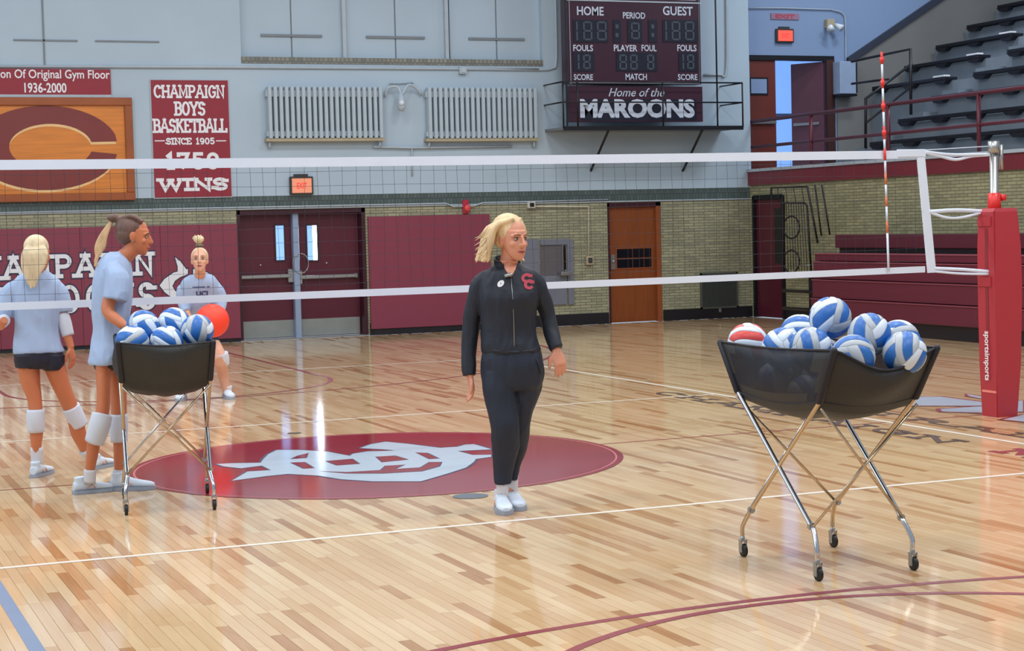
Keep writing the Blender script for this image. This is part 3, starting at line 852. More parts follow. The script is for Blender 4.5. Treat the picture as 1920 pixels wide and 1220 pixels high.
# banner
t, x0, x1, z0, z1 = board('basketball_wins_banner', 'tall maroon banner reading Champaign Boys Basketball 1759 Wins', 'banner', (282, 150, 434, 368), None)
onb(t, x0, x1, YW-.035, YW-.017, z0, z1, 'banner_cloth', M_SIGN_M)
onb(t, x0-.015, x1+.015, YW-.03, YW-.017, z0-.015, z1+.015, 'white_border', M_TRIMW)
Yt = YW-.037
for s_, q in (('CHAMPAIGN', (290, 159, 420, 184)), ('BOYS', (329, 190, 384, 217)), ('BASKETBALL', (289, 222, 425, 249))):
    txt_on(t, 's', 'lettering', s_, q[0], q[1], q[2], q[3], Yt, M_WPRINT, sw=.155, serif=.3, gap=.2)
txt_on(t, 's', 'lettering', 'SINCE 1905', 312, 258, 402, 271, Yt, M_WPRINT, sw=.2, serif=.4, gap=.2)
txt_on(t, 's', 'lettering', '1759', 312, 285, 410, 318, Yt, M_WPRINT, sw=.2, serif=.4, gap=.25)
txt_on(t, 's', 'lettering', 'WINS', 299, 333, 426, 358, Yt, M_WPRINT, sw=.25, serif=.3, gap=.14)
for a0, a1 in ((290, 309), (405, 424)):
    A = AY(a0, 264, Yt); B = AY(a1, 264, Yt); onb(t, A.x, B.x, Yt-.001, Yt, A.z-.008, A.z+.008, 'rule_line', M_WPRINT)

# radiators
def radiator(label, px0, px1, py0, py1, nfin):
    A = AY(px0, py0, YW-.1); B = AY(px1, py1, YW-.1)
    t = thing('radiator', label, 'radiator', ((A.x+B.x)/2, YW-.1, B.z), group='wall radiators under the blank windows')
    w = (B.x-A.x)/nfin; h = A.z-B.z
    bm = bmesh.new(); box(bm, -.5*w, .5*w*.2, -.08, .08, .03, h, .012); me0 = None
    first = None
    for i in range(nfin):
        xx = -(B.x-A.x)/2+(i+.6)*w
        if first is None:
            bm.free(); bm = bmesh.new(); box(bm, -.32*w, .32*w, -.08, .07, .04, h, .011)
            first = newobj('radiator_fin', bm, M_RADI, t); first.location = (xx, 0, 0)
        else:
            c = first.copy(); COL.objects.link(c); c.parent = t; c.location = (xx, 0, 0)
    bm = bmesh.new(); box(bm, -(B.x-A.x)/2, (B.x-A.x)/2, -.03, .06, .08, .16); box(bm, -(B.x-A.x)/2, (B.x-A.x)/2, -.03, .06, h-.16, h-.06)
    newobj('radiator_header', bm, M_RADI, t)
    bm = bmesh.new(); box(bm, -(B.x-A.x)/2-.02, (B.x-A.x)/2+.02, -.06, .085, 0, .045); newobj('support_rail', bm, M_TANDIRT, t)
    for sx in (-1, 1):
        bm = bmesh.new(); tube(bm, [(sx*(B.x-A.x)/2*.95, .0, 0), (sx*(B.x-A.x)/2*.95, .02, -.09), (sx*(B.x-A.x)/2*.95, .085, -.09)], .018, 8); newobj('bracket', bm, M_RADI, t, True)
radiator('pale ribbed wall radiator left of the ball valve pipework', 497, 718, 162, 264, 21)
radiator('pale ribbed wall radiator nearest the scoreboard', 797, 1007, 164, 264, 21)
# flood fixture between radiators
def P3(px, py, d=0.0): return AY(px, py, YW-d)
c = P3(752, 175, .1)
t = thing('wall_fixture', 'pale wall fixture with curved arms between the two radiators', 'wall light', tuple(c))
def rel(t, *pts): return [Vector(p)-t.location for p in pts]
tubeo('arm', M_RADI, t, rel(t, *bend([P3(722, 180, .05), P3(728, 165, .1), P3(745, 163, .15), P3(752, 178, .18)])), .022, 8)
tubeo('arm', M_RADI, t, rel(t, *bend([P3(790, 178, .05), P3(780, 165, .1), P3(765, 160, .15), P3(754, 178, .18)])), .022, 8)
tubeo('cross_bar', M_RADI, t, rel(t, P3(730, 156, .05), P3(775, 155, .05)), .012, 8)
tubeo('lamp_body', M_RADI, t, rel(t, P3(751, 172, .18), P3(752, 188, .2), P3(753, 200, .22), P3(752, 208, .22)), .05, 12, radii=[.03, .06, .07, .04])
bm = bmesh.new(); bmesh.ops.create_uvsphere(bm, u_segments=12, v_segments=8, radius=.045, matrix=Matrix.Translation(rel(t, P3(753, 193, .28))[0])); newobj('lamp_glass', bm, M_LAMPG, t, True)
# pipes and conduits
def conduit(label, pts, r, m=M_TRIMW, name='conduit_pipe'):
    pts = [Vector(p) for p in pts]; o0 = pts[0].copy()
    bm = bmesh.new(); tube(bm, [p-o0 for p in pts], r, 8)
    o = newobj(name, bm, m, None, True, loc=o0); return tag(o, label, 'pipe')
conduit('thin white conduit running along wall under the blank window bays', [P3(-100, 124, .035), P3(440, 126, .035), P3(860, 129, .035), P3(1010, 131, .035)]+bend([P3(1010, 131, .035), P3(1035, 128, .035), P3(1043, 110, .035), P3(1041, -20, .035)]), .022)
conduit('thin pipe linking the two radiators low on the wall', [P3(700, 275, .05), P3(770, 277, .05), P3(960, 274, .05)], .02)
conduit('short pipe dropping below the radiator linking pipe', [P3(772, 279, .05), P3(773, 330, .03)], .012)
conduit('thin cable pipe along the tile band with a dip at the red alarm', [P3(-60, 400, .03), P3(440, 389, .03), P3(690, 384, .03), P3(836, 381, .03), P3(850, 387, .03), P3(888, 386, .03), P3(905, 380, .03), P3(1140, 374, .03)], .012)
conduit('cream conduit from wall camera down to the switch box', [P3(1000, 387, .03), P3(1103, 387, .03), P3(1104, 482, .03)], .014, mat('cream_conduit', (196, 192, 176), .5))
conduit('tall pipe on wall right of scoreboard', bend([P3(1362, -20, .04), P3(1362, 130, .04), P3(1350, 140, .04)])+[P3(1320, 140, .04)], .02)
def smallbox(name, label, cat, px, py, w, h, d, m, m2=None, part='cover'):
    A = AY(px, py, YW-d/2)
    t = thing(name, label, cat, (A.x, YW-.015, A.z))
    bm = bmesh.new(); box(bm, -w/2, w/2, -d, 0, -h/2, h/2, .006); newobj('case', bm, m, t)
    if m2:
        bm = bmesh.new(); box(bm, -w*.3, w*.3, -d-.01, -d, -h*.3, h*.3, .003); newobj(part, bm, m2, t)
    return t
smallbox('junction_box', 'small white junction box on the conduit above right radiator', 'box', 867, 132, .13, .12, .07, M_TRIMW, M_RADI)
smallbox('wall_camera', 'small white square camera box on cream conduit above drinking fountain', 'camera', 995, 384, .13, .11, .08, mat('cream_box', (196, 194, 182), .5), M_BLACK, 'lens')
smallbox('switch_box', 'small grey switch box at the bottom end of the cream conduit', 'box', 1105, 488, .13, .15, .05, M_TANDIRT, M_EXIT_D)
# fire alarm
A = AY(874, 388, YW-.06)
t = thing('fire_alarm', 'small red fire alarm bell above the plain maroon pad', 'alarm', (A.x, YW-.01, A.z))
bm = bmesh.new(); box(bm, -.05, .05, -.05, 0, -.11, .12, .01); newobj('alarm_case', bm, M_ALARM, t)
bm = bmesh.new(); bmesh.ops.create_uvsphere(bm, u_segments=14, v_segments=8, radius=.06, matrix=Matrix.Translation((.02, -.07, -.02)) @ Matrix.Diagonal((1, .5, 1, 1))); newobj('strobe', bm, M_BALLR, t, True)
# exit signs
def exit_sign(label, c, w, h, mface, name='exit_sign', text=True):
    t = thing(name, label, 'sign', tuple(c))
    bm = bmesh.new(); box(bm, -w/2, w/2, -.06, 0, -h/2, h/2, .008); newobj('sign_case', bm, M_EXIT_D, t)
    bm = bmesh.new(); box(bm, -w/2+.03, w/2-.03, -.07, -.06, -h/2+.03, h/2-.03); f = newobj('sign_face', bm, mface, t)
    fonttext('exit_lettering', 'EXIT', (-w*.22, -.072, -h*.16), EX, EZ, w*.44, h*.32, mat('exit_red', (206, 60, 56), .4, emit=(255, 60, 50), es=.5), f, bold=.02)
    bm = bmesh.new(); box(bm, -w*.3, w*.3, -.03, 0, h/2, h/2+.04); newobj('mounting_bracket', bm, M_EXIT_D, t)
    return t
c = AY(565, 348, YW-.05); exit_sign('lit orange exit sign above the maroon double doors', (c.x, YW-.016, c.z), .38, .29, M_EXIT2)
c = AY(1472, 67, YB-.05); exit_sign('glowing red exit sign above the upper balcony doors', (c.x, YB-.001, c.z), .36, .25, M_EXIT)
# reddish name plate above balcony exit
c = AY(1471, 31, YB)
t = thing('door_sign', 'faded pink sign plate above the glowing balcony exit sign', 'sign', (c.x, YB-.001, c.z))
bm = bmesh.new(); box(bm, -.29, .29, -.02, 0, -.055, .055); newobj('plate', bm, mat('faded_pink_sign', (150, 112, 136), .5), t)
fonttext('lettering', 'EXIT', (-.2, -.024, -.035), EX, EZ, .4, .07, mat('faded_print', (178, 60, 80), .5), t, bold=.03)
# drinking fountain
A = AY(979, 449, YW-.02); B = AY(1076, 570, YW-.02)
t = thing('drinking_fountain', 'grey steel wall drinking fountain with recessed opening behind the coach', 'drinking fountain', ((A.x+B.x)/2, YW-.001, (A.z+B.z)/2))
def onr(t, q0, q1, y0, y1, name, m, Y=YW, bev=0):
    A = AY(q0[0], q0[1], Y); B = AY(q1[0], q1[1], Y); l = t.location
    bm = bmesh.new(); box(bm, A.x-l.x, B.x-l.x, y0-l.y, y1-l.y, B.z-l.z, A.z-l.z, bev); return newobj(name, bm, m, t)
onr(t, (979, 449), (1012, 570), YW-.03, YW, 'steel_panel', M_ALU, bev=.004)
onr(t, (1012, 449), (1062, 458), YW-.03, YW, 'steel_panel', M_ALU)
onr(t, (1062, 449), (1076, 570), YW-.03, YW, 'steel_panel', M_ALU)
onr(t, (1012, 517), (1062, 570), YW-.03, YW, 'steel_panel', M_ALU)
onr(t, (1012, 458), (1062, 517), YW-.005, YW, 'recess_back', mat('recess_grey', (104, 100, 104), .4, .3))
onr(t, (1052, 458), (1055, 514), YW-.04, YW, 'recess_edge', M_METAL)
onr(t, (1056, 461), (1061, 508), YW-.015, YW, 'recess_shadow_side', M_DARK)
onr(t, (1046, 509), (1065, 516), YW-.16, YW-.02, 'basin', M_METAL, bev=.01)
bm = bmesh.new(); tube(bm, bend([Vector((.3, -.06, -.03)), Vector((.3, -.09, .02)), Vector((.27, -.12, .02))]), .012, 8); newobj('spout', bm, M_METAL, t, True)
# vent grille
A = AY(1313, 512, YW-.02); B = AY(1384, 576, YW-.02)
t = thing('wall_vent', 'dark grey metal vent grille low on brick wall right of wooden door', 'vent', ((A.x+B.x)/2, YW-.001, (A.z+B.z)/2))
w2 = (B.x-A.x)/2; h2 = (A.z-B.z)/2
bm = bmesh.new(); box(bm, -w2, w2, -.01, 0, -h2, h2); newobj('grille_back', bm, mat('grille_dark', (56, 60, 58), .5), t)
bm = bmesh.new()
for x0, x1, z0, z1 in ((-w2, -w2+.03, -h2, h2), (w2-.03, w2, -h2, h2), (-w2, w2, h2-.03, h2), (-w2, w2, -h2, -h2+.03)): box(bm, x0, x1, -.03, -.01, z0, z1)
newobj('grille_frame', bm, mat('grille_frame_grey', (92, 94, 90), .4, .3), t)
bm = bmesh.new()
for i in range(16):
    xx = -w2+.05+i*(2*w2-.1)/15; box(bm, xx-.008, xx+.008, -.022, -.01, -h2+.03, h2-.03)
sl = newobj('grille_slats', bm, mat('grille_slat', (72, 76, 74), .4, .3), t); sl['kind'] = 'stuff'
bm = bmesh.new(); box(bm, -.02, .02, -.05, 0, -h2-.07, -h2, .003); newobj('drain_stub', bm, M_METAL, t)

# ================================================================== SCOREBOARD AND CAGE
YS = 14.45
A = AY(1062, 158, YS); B = AY(1315, 158, YS)
sb = thing('scoreboard', 'large dark maroon scoreboard with home and guest digits above cage platform', 'scoreboard', ((A.x+B.x)/2, YS, A.z))
zt = AY(1062, -30, YS).z+.9
zt0 = A.z
def sbx(name, x0, y0, x1, y1, ya, yb, m, bev=0, ztop=None, par=None):
    A = AY(x0, y0, YS); B = AY(x1, y1, YS); l = sb.location
    bm = bmesh.new(); box(bm, A.x-l.x, B.x-l.x, ya, yb, B.z-l.z, (ztop if ztop else A.z)-l.z, bev); return newobj(name, bm, m, par or sb)
sbx('cabinet', 1062, 0, 1315, 158, 0, .25, M_SB, ztop=zt)
sbx('frame_edge', 1067, 0, 1070, 157, -.012, 0, M_TRIMW, ztop=zt)
sbx('frame_edge', 1309, 0, 1312, 157, -.012, 0, M_TRIMW, ztop=zt)
sbx('frame_edge', 1067, 153, 1312, 157, -.012, 0, M_TRIMW)
sbx('frame_edge', 1062, 1, 1315, 5, -.012, 0, M_TRIMW)
sbx('frame_post', 1059, 0, 1063, 240, -.02, .02, M_SB_DK, ztop=zt)
sbx('top_panel', 1072, -14, 1126, 1, -.008, 0, M_SBTXT)
sbx('top_panel', 1251, -14, 1304, 1, -.008, 0, M_SBTXT)
YT = YS-.006
def sbt(s_, x0, y0, x1, y1, bold=.02, m=M_SBTXT, Y=YT, **k): txt_on(sb, 'f', 'lettering', s_, x0, y0, x1, y1, Y, m, bold=bold, **k)
sbt('HOME', 1082, 12, 1132, 29); sbt('GUEST', 1243, 12, 1299, 29); sbt('PERIOD', 1168, 23, 1210, 35)
sbt('FOULS', 1075, 84, 1112, 96); sbt('PLAYER', 1151, 84, 1195, 96); sbt('FOUL', 1203, 84, 1231, 96); sbt('FOULS', 1270, 84, 1306, 96)
sbt('SCORE', 1076, 139, 1112, 150); sbt('MATCH', 1173, 138, 1213, 150); sbt('SCORE', 1271, 139, 1308, 150)
def digit(x0, y0, x1, y1, one=False):
    """unlit seven-segment figure on a black plate"""
    A = AY(x0, y0, YS); B = AY(x1, y1, YS); l = sb.location
    bm = bmesh.new(); x_0, x_1, z_0, z_1 = A.x-l.x, B.x-l.x, B.z-l.z, A.z-l.z
    w = .032; zm = (z_0+z_1)/2
    if one:
        box(bm, x_1-w, x_1, -.02, -.012, z_0, zm-.01); box(bm, x_1-w, x_1, -.02, -.012, zm+.01, z_1)
    else:
        for a, b in ((z_0+.015, zm-.015), (zm+.015, z_1-.015)):
            box(bm, x_0, x_0+w, -.02, -.012, a, b); box(bm, x_1-w, x_1, -.02, -.012, a, b)
        for z in (z_0, zm-w/2, z_1-w): box(bm, x_0+w*.8, x_1-w*.8, -.02, -.012, z, z+w)
    newobj('digit', bm, M_SEG, sb)
sbx('digit_plate', 1074, 37, 1140, 80, -.012, 0, M_SB_DK); sbx('digit_plate', 1149, 37, 1164, 80, -.012, 0, M_SB_DK)
sbx('digit_plate', 1176, 37, 1204, 80, -.012, 0, M_SB_DK); sbx('digit_plate', 1215, 37, 1232, 80, -.012, 0, M_SB_DK); sbx('digit_plate', 1242, 37, 1308, 80, -.012, 0, M_SB_DK)
sbx('digit_plate', 1074, 98, 1114, 134, -.012, 0, M_SB_DK); sbx('digit_plate', 1155, 98, 1232, 134, -.012, 0, M_SB_DK); sbx('digit_plate', 1272, 98, 1308, 134, -.012, 0, M_SB_DK)
digit(1079, 40, 1083, 76, True); digit(1092, 40, 1110, 76); digit(1118, 40, 1137, 76); digit(1182, 42, 1199, 74)
digit(1246, 40, 1250, 76, True); digit(1258, 40, 1275, 76); digit(1283, 40, 1301, 76)
for x_ in (1156, 1223):
    for y_ in (50, 66): sbx('colon_dot', x_-3, y_-4, x_+3, y_+4, -.02, -.012, M_SEG)
digit(1082, 102, 1086, 130, True); digit(1092, 102, 1107, 130); digit(1160, 102, 1175, 131); digit(1180, 102, 1195, 131); digit(1212, 102, 1226, 131); digit(1278, 102, 1282, 130, True); digit(1287, 102, 1301, 130)
# name board below
A = AY(1067, 228, YS); B = AY(1318, 228, YS)
nb = thing('team_name_board', 'dark maroon board reading Home of the Maroons below the scoreboard', 'sign', ((A.x+B.x)/2, YS, (A.z+AY(1067, 162, YS).z)/2))
def nbx(name, x0, y0, x1, y1, ya, yb, m):
    A = AY(x0, y0, YS); B = AY(x1, y1, YS); l = nb.location
    bm = bmesh.new(); box(bm, A.x-l.x, B.x-l.x, ya, yb, B.z-l.z, A.z-l.z); return newobj(name, bm, m, nb)
nbx('board_panel', 1067, 161, 1318, 228, 0, .12, M_SB)
nbx('dark_field', 1090, 186, 1306, 226, -.004, 0, M_SB_DK)
txt_on(nb, 'f', 'lettering', 'Home of the', 1141, 165, 1246, 181, YS-.008, M_SBTXT, bold=.006, slant=.35)
txt_on(nb, 'f', 'lettering', 'MAROONS', 1088, 185, 1303, 221, YS-.008, M_SBTXT, bold=.05)
# cage platform
YC = 14.27
def C(px, py): 
    p = AY(px, py, YC); return p
cg = thing('scoreboard_cage', 'black railed platform cage jutting from wall around the scoreboard', 'platform', tuple(C(1225, 240)))
l = cg.location
def cgt(name, pts, r, m=M_BLACK): return tubeo(name, m, cg, [Vector(p)-l for p in pts], r, 6)
XL, XRg = C(1057, 240).x, C(1393, 236).x
zb, ztp, zmd = C(1057, 240).z, C(1057, 153).z, C(1393, 192).z
bm = bmesh.new(); box(bm, XL-l.x, XRg-l.x, YC-l.y, YW-.02-l.y, zb-l.z-.02, zb-l.z+.02); newobj('platform_deck', bm, mat('grey_deck', (120, 124, 128), .6), cg)
bm = bmesh.new(); box(bm, XL-l.x, XRg-l.x, YC-.02-l.y, YC+.02-l.y, zb-l.z-.04, zb-l.z+.03); newobj('deck_edge', bm, M_BLACK, cg)
for z in (ztp, zmd):
    cgt('rail', [(XL, YC, z), (XRg, YC, z)], .014); cgt('rail', [(XL, YC, z), (XL, YW-.02, z)], .014); cgt('rail', [(XRg, YC, z), (XRg, YW-.02, z)], .014)
for x_ in (XL, C(1083, 200).x, C(1243, 200).x, XRg): cgt('post', [(x_, YC, zb), (x_, YC, ztp)], .014)
cgt('post', [(C(1345, 200).x, YC, zb), (C(1345, 200).x, YC, 6.6)], .014)
for a0, a1 in ((1143, 1114), (1319, 1297)):
    p = C(a0, 243); q_ = AY(a1, 320, YW-.02); cgt('brace', [(p.x, YC, zb), (p.x, YW-.02, q_.z)], .022)

# ================================================================== BALCONY THINGS
Xr_ = 11.9
rl = thing('balcony_railing', 'maroon pipe railing along the balcony front edge', 'railing', (Xr_, 9, 2.6))
zt_, zm_ = 3.44, 2.99
tubeo('top_rail', M_RAIL_M, rl, [(0, -14, zt_-2.6), (0, 6.55, zt_-2.6)], .032, 8)
tubeo('mid_rail', M_RAIL_M, rl, [(0, -14, zm_-2.6), (0, 6.55, zm_-2.6)], .028, 8)
for y_ in (15.4, 13.13, 10.88, 8.62, 6.4):
    tubeo('post', M_RAIL_M, rl, [(0, y_-9, -.02), (0, y_-9, zt_-2.6)], .032, 8)
# bench rows
def bench(k, y0, y1, label, grp, plates=()):
    x = 12.5+.7*k; z = 2.91+.385*k
    t = thing('bench_row', label, 'bench', (x, y0, z), group=grp)
    bm = bmesh.new(); box(bm, -.02, .26, 0, y1-y0, -.03, .02, .006); newobj('seat_plank', bm, M_SEAT, t)
    n = max(2, int((y1-y0)/.9)+1); first = None
    for i in range(n):
        yy = .15+i*(y1-y0-.3)/(n-1)
        if first is None:
            bm = bmesh.new(); prism(bm, [(0, -.2, -.03), (0, .2, -.03), (0, .1, -.10), (0, -.1, -.10)], (.12, 0, 0)); first = newobj('bracket', bm, M_SEAT, t); first.location = (0, yy, 0)
        else:
            c = first.copy(); COL.objects.link(c); c.parent = t; c.location = (0, yy, 0)
    for yy in plates:
        bm = bmesh.new(); box(bm, -.03, .1, yy-y0-.16, yy-y0+.16, .02, .05, .004); newobj('row_plate', bm, M_WPRINT, t)
starts = {0: 12.28, 1: 12.5, 2: 12.55, 3: 12.6, 4: 12.6, 5: 12.6, 6: 12.6, 7: 12.6}
ordn = ['lowest', 'second', 'third', 'fourth', 'fifth', 'sixth', 'seventh', 'eighth']
for k in range(8):
    bench(k, 3.0, starts[k]-(.25 if k >= 3 else 0), 'dark plank bench, %s row from below, long side right of aisle' % ordn[k], 'long balcony benches right of the aisle')
for k in range(3, 8):
    bench(k, 13.15, 15.35, 'short dark plank bench left of aisle, %s of five rows from below' % ordn[k-3] if k > 3 else 'short dark plank bench left of aisle, lowest of five rows', 'short balcony benches left of the aisle', plates=(13.3,))
# stair handrail (black)
hr = thing('stair_handrail', 'black pipe handrail at the balcony aisle steps', 'railing', (12.6, 12.0, 2.5))
def HX(px, py, X=12.6): return AX(px, py, X)-hr.location
def HY(px, py, Y=12.75): return AY(px, py, Y)-hr.location
tubeo('rail', M_BLACK, hr, [HX(1597, 115), HX(1707, 92), HX(1708, 215)], .025, 8)
tubeo('rail', M_BLACK, hr, [HX(1597, 157), HX(1665, 148)], .02, 8)
tubeo('slanted_rail', M_BLACK, hr, [HX(1623, 278), HX(1623, 185), AX(1709, 120, 13.6)-hr.location], .025, 8)
tubeo('slanted_rail', M_BLACK, hr, [HX(1624, 230), AX(1709, 162, 13.6)-hr.location], .02, 8)
# speaker cabinet, flood light, conduit on back wall
c = AY(1583, 147, YB-.15)
t = thing('speaker_cabinet', 'pale blue-grey wall cabinet right of the upper balcony doors', 'cabinet', (c.x, YB-.032, c.z))
bm = bmesh.new(); box(bm, -.17, .17, -.25, 0, -.29, .30, .01); newobj('case', bm, mat('cabinet_blue_grey', (146, 164, 192), .4), t)
bm = bmesh.new(); box(bm, .17, .2, -.24, 0, -.27, .28); newobj('side_panel', bm, M_BLACK, t)
bm = bmesh.new(); box(bm, -.18, .18, -.26, 0, -.33, -.29); newobj('bottom_trim', bm, M_BLACK, t)
c = AY(1565, 45, YB-.2)
t = thing('emergency_light', 'twin head flood light under conduit above the balcony doors', 'wall light', (c.x, YB-.001, c.z))
bm = bmesh.new(); box(bm, -.1, .06, -.12, 0, -.06, .1, .01); newobj('battery_case', bm, M_TANDIRT, t)
tubeo('lamp_head', M_LAMPG, t, [(-.05, -.14, -.02), (-.12, -.25, -.1)], .06, 10, radii=[.03, .075])
tubeo('lamp_head', M_LAMPG, t, [(.05, -.14, 0), (.12, -.25, -.08)], .06, 10, radii=[.03, .07])
c0 = [AY(q[0], q[1], YB-.03) for q in ((1404, 15), (1470, 15), (1560, 18))]+bend([AY(q[0], q[1], YB-.03) for q in ((1560, 18), (1580, 25), (1585, 45), (1586, 118))])
conduit('thin conduit over the balcony exit sign bending down to cabinet', c0, .012)
# retractable bleachers
XBf = 10.66
bl = thing('bleachers', 'closed maroon telescoping bleachers against the right wall', 'bleachers', (XBf, 8, 0))
zrows = [(.20, .47), (.48, .76), (.77, 1.03), (.99, 1.18)]
rows = [(.205, .485, 0), (.495, .775, .025), (.785, 1.05, .05), (1.06, 1.175, .08)]
for z0, z1, dx in rows:
    bm = bmesh.new(); box(bm, dx, dx+.03, -10, 3.2, z0, z1, .006); newobj('bleacher_board', bm, M_BLEACH, bl)
    bm = bmesh.new(); box(bm, dx-.015, dx+.25, -10, 3.2, z1-.018, z1, .004); newobj('seat_edge', bm, mat('bleacher_edge', (134, 66, 80), .4), bl)
bm = bmesh.new(); box(bm, .35, .38, -10, 3.05, 1.25, 1.45, .006); newobj('bleacher_board', bm, mat('bleacher_top_dark', (84, 30, 46), .4), bl)
bm = bmesh.new(); box(bm, .14, 1.0, -10, 3.15, .18, 1.12); newobj('inner_frame', bm, M_BASE, bl)
bm = bmesh.new(); box(bm, .06, .9, -10, 3.15, .0, .2); newobj('base_skirt', bm, M_BASE, bl)
bm = bmesh.new(); box(bm, .4, .9, -10, 3.0, 1.17, 1.43); newobj('rear_frame', bm, M_BASE, bl)
for z_ in (.84, .56, .28):
    tubeo('end_bar', M_BLACK, bl, [(.25, 3.1, z_), (.25, 4.45, z_)], .03, 6)
bm = bmesh.new(); box(bm, .3, .6, 3.2, 3.75, .1, .8); newobj('end_box', bm, M_BLACK, bl)
# stair gate panels (black bars)
sg_ = thing('stair_gate', 'black metal stair guard with vertical bars and ring ornaments behind bleachers', 'gate', (11.5, 12.6, 0))
def GX(px, py, X=11.5): return AX(px, py, X)-sg_.location
tubeo('gate_frame', M_BLACK, sg_, [GX(1446, 366), GX(1446, 352), GX(1514, 350), GX(1533, 455)], .018, 6)
tubeo('gate_frame', M_BLACK, sg_, [GX(1470, 530), GX(1470, 380), GX(1508, 380), GX(1513, 385), GX(1521, 510)], .018, 6)
for a, b in (((1528, 346), (1540, 442)), ((1541, 346), (1556, 440))): tubeo('slanted_bar', M_BLACK, sg_, [GX(*a), GX(*b)], .014, 6)
for i in range(8):
    a0 = 1474+i*4.6; tubeo('gate_bar', M_BLACK, sg_, [GX(a0, 381), GX(a0+4+i*.5, 508)], .006, 5)
for i in range(4): tubeo('gate_bar', M_BLACK, sg_, [GX(1458+i*15, 351), GX(1460+i*16, 380)], .006, 5)
for cy in (426, 490):
    tubeo('ring_ornament', M_BLACK, sg_, [GX(1484+15*math.cos(t), cy+21*math.sin(t)) for t in [i*PI/10 for i in range(21)]], .014, 6)
tubeo('gate_rail', M_METAL, sg_, [GX(1492, 505), GX(1500, 497), GX(1520, 497)], .01, 6)

# ================================================================== NET
net = thing('volleyball_net', 'long volleyball net with white tapes across the court', 'net', (0, 0, 0))
NX0, NX1 = -4.75, 4.88
def nz(x, t):   # height of the net at x, t: 0 bottom .. 1 top
    u = (x-NX0)/(NX1-NX0); sag = .012*math.sin(PI*u)
    return 1.245+(2.272-1.245)*t-sag
bm = bmesh.new()
n = 60
def tape(t0, t1, dz):
    bm = bmesh.new(); xs = [NX0+(NX1-NX0)*i/n for i in range(n+1)]
    for y in (-.004, .004):
        pass
    ring = []
    for x in xs:
        z = nz(x, t0); ring.append([bm.verts.new(p) for p in ((x, -.005, z), (x, .005, z), (x, .005, z+dz), (x, -.005, z+dz))])
    for a, b in zip(ring, ring[1:]):
        for k in range(4): bm.faces.new((a[k], a[(k+1) % 4], b[(k+1) % 4], b[k]))
    bm.faces.new(ring[0]); bm.faces.new(ring[-1]); return bm
newobj('top_tape', tape(1, 1, -.068), M_NETW, net)
newobj('bottom_tape', tape(0, 0, .052), M_NETW, net)
bm = bmesh.new()
rr = random.Random(5)
for i in range(int((NX1-NX0)/.1)):
    x = NX0+.05+i*.1
    pts = [(x+.008*math.sin(i*1.3+j*.7), 0, nz(x, 0)+.03+(nz(x, 1)-nz(x, 0)-.08)*j/5) for j in range(6)]
    tube(bm, pts, .0012, 4, cap=False)
for j in range(1, 10):
    pts = [(NX0+(NX1-NX0)*i/40, 0, nz(NX0+(NX1-NX0)*i/40, j/10)+.003*math.sin(i*.9+j)) for i in range(41)]
    tube(bm, pts, .0012, 4, cap=False)
cd = newobj('net_cords', bm, M_CORD, net); cd['kind'] = 'stuff'
bm = bmesh.new(); prism(bm, [(4.81, -.008, 2.275), (4.885, -.008, 2.275), (4.99, -.008, 1.24), (4.91, -.008, 1.24)], (0, .016, 0)); newobj('side_tape', bm, M_NETW, net)
bm = bmesh.new(); box(bm, 4.62, 4.9, -.012, .012, 2.215, 2.28, .004); newobj('tape_sleeve', bm, M_NETW, net)
PX, PY = 5.56, -.05
def ropes(name, pts, r=.008): tubeo(name, M_NETW, net, bend(pts, 6), r, 6)
ropes('top_cable', [(4.88, 0, 2.272), (PX, PY, 2.30)], .004)
ropes('tie_rope', [(4.88, 0, 2.255), (5.05, 0, 2.22), (5.2, -.01, 2.19), (5.35, -.02, 2.215), (5.52, PY, 2.225)], .014)
ropes('tie_rope', [(4.88, 0, 2.26), (5.15, -.01, 2.232), (5.52, PY, 2.23)], .014)
ropes('tie_rope', [(4.93, 0, 1.755), (5.2, -.02, 1.762), (5.46, PY, 1.745)], .018)
ropes('tie_rope', [(4.93, 0, 1.75), (5.1, -.02, 1.70), (5.25, -.03, 1.70), (5.45, PY, 1.74)], .012)
ropes('tie_rope', [(4.98, 0, 1.275), (5.2, -.06, 1.26), (5.43, -.16, 1.235)], .016)
ropes('tie_rope', [(4.98, 0, 1.25), (5.2, -.06, 1.225), (5.43, -.16, 1.215)], .012)
# antenna
an = thing('net_antenna', 'thin red and white striped antenna on right end of net', 'antenna', (4.50, -.02, 1.27))
A_top = AY(1653, 97, -.02); A_bot = AY(1666, 505, -.02)
N_ = 18
stripes = [(97, 120, 1), (120, 146, 0), (146, 165, 1), (165, 188, 0), (188, 209, 1), (209, 236, 0), (236, 260, 1), (260, 278, 0), (278, 300, 1), (300, 324, 0), (324, 345, 2), (345, 368, 0), (368, 386, 2), (386, 414, 0), (414, 436, 2), (436, 508, 0)]
M_ANTO = mat('antenna_orange', (196, 110, 76), .5)
for ya, yb, s_ in stripes:
    p = [A_top+(A_bot-A_top)*((y_-97)/(505-97)) for y_ in (ya, yb)]
    for q_ in p: q_ -= an.location
    tubeo('red_band' if s_ == 1 else ('orange_band' if s_ == 2 else 'white_band'), (M_NETW, M_RED, M_ANTO)[s_], an, p, .0105 if s_ else .0095, 8)
for y_ in (112, 155, 198, 248):
    q_ = A_top+(A_bot-A_top)*((y_-97)/(408))-an.location; tubeo('band_ring', M_RED, an, [q_+Vector((0, 0, .02)), q_-Vector((0, 0, .02))], .018, 8)
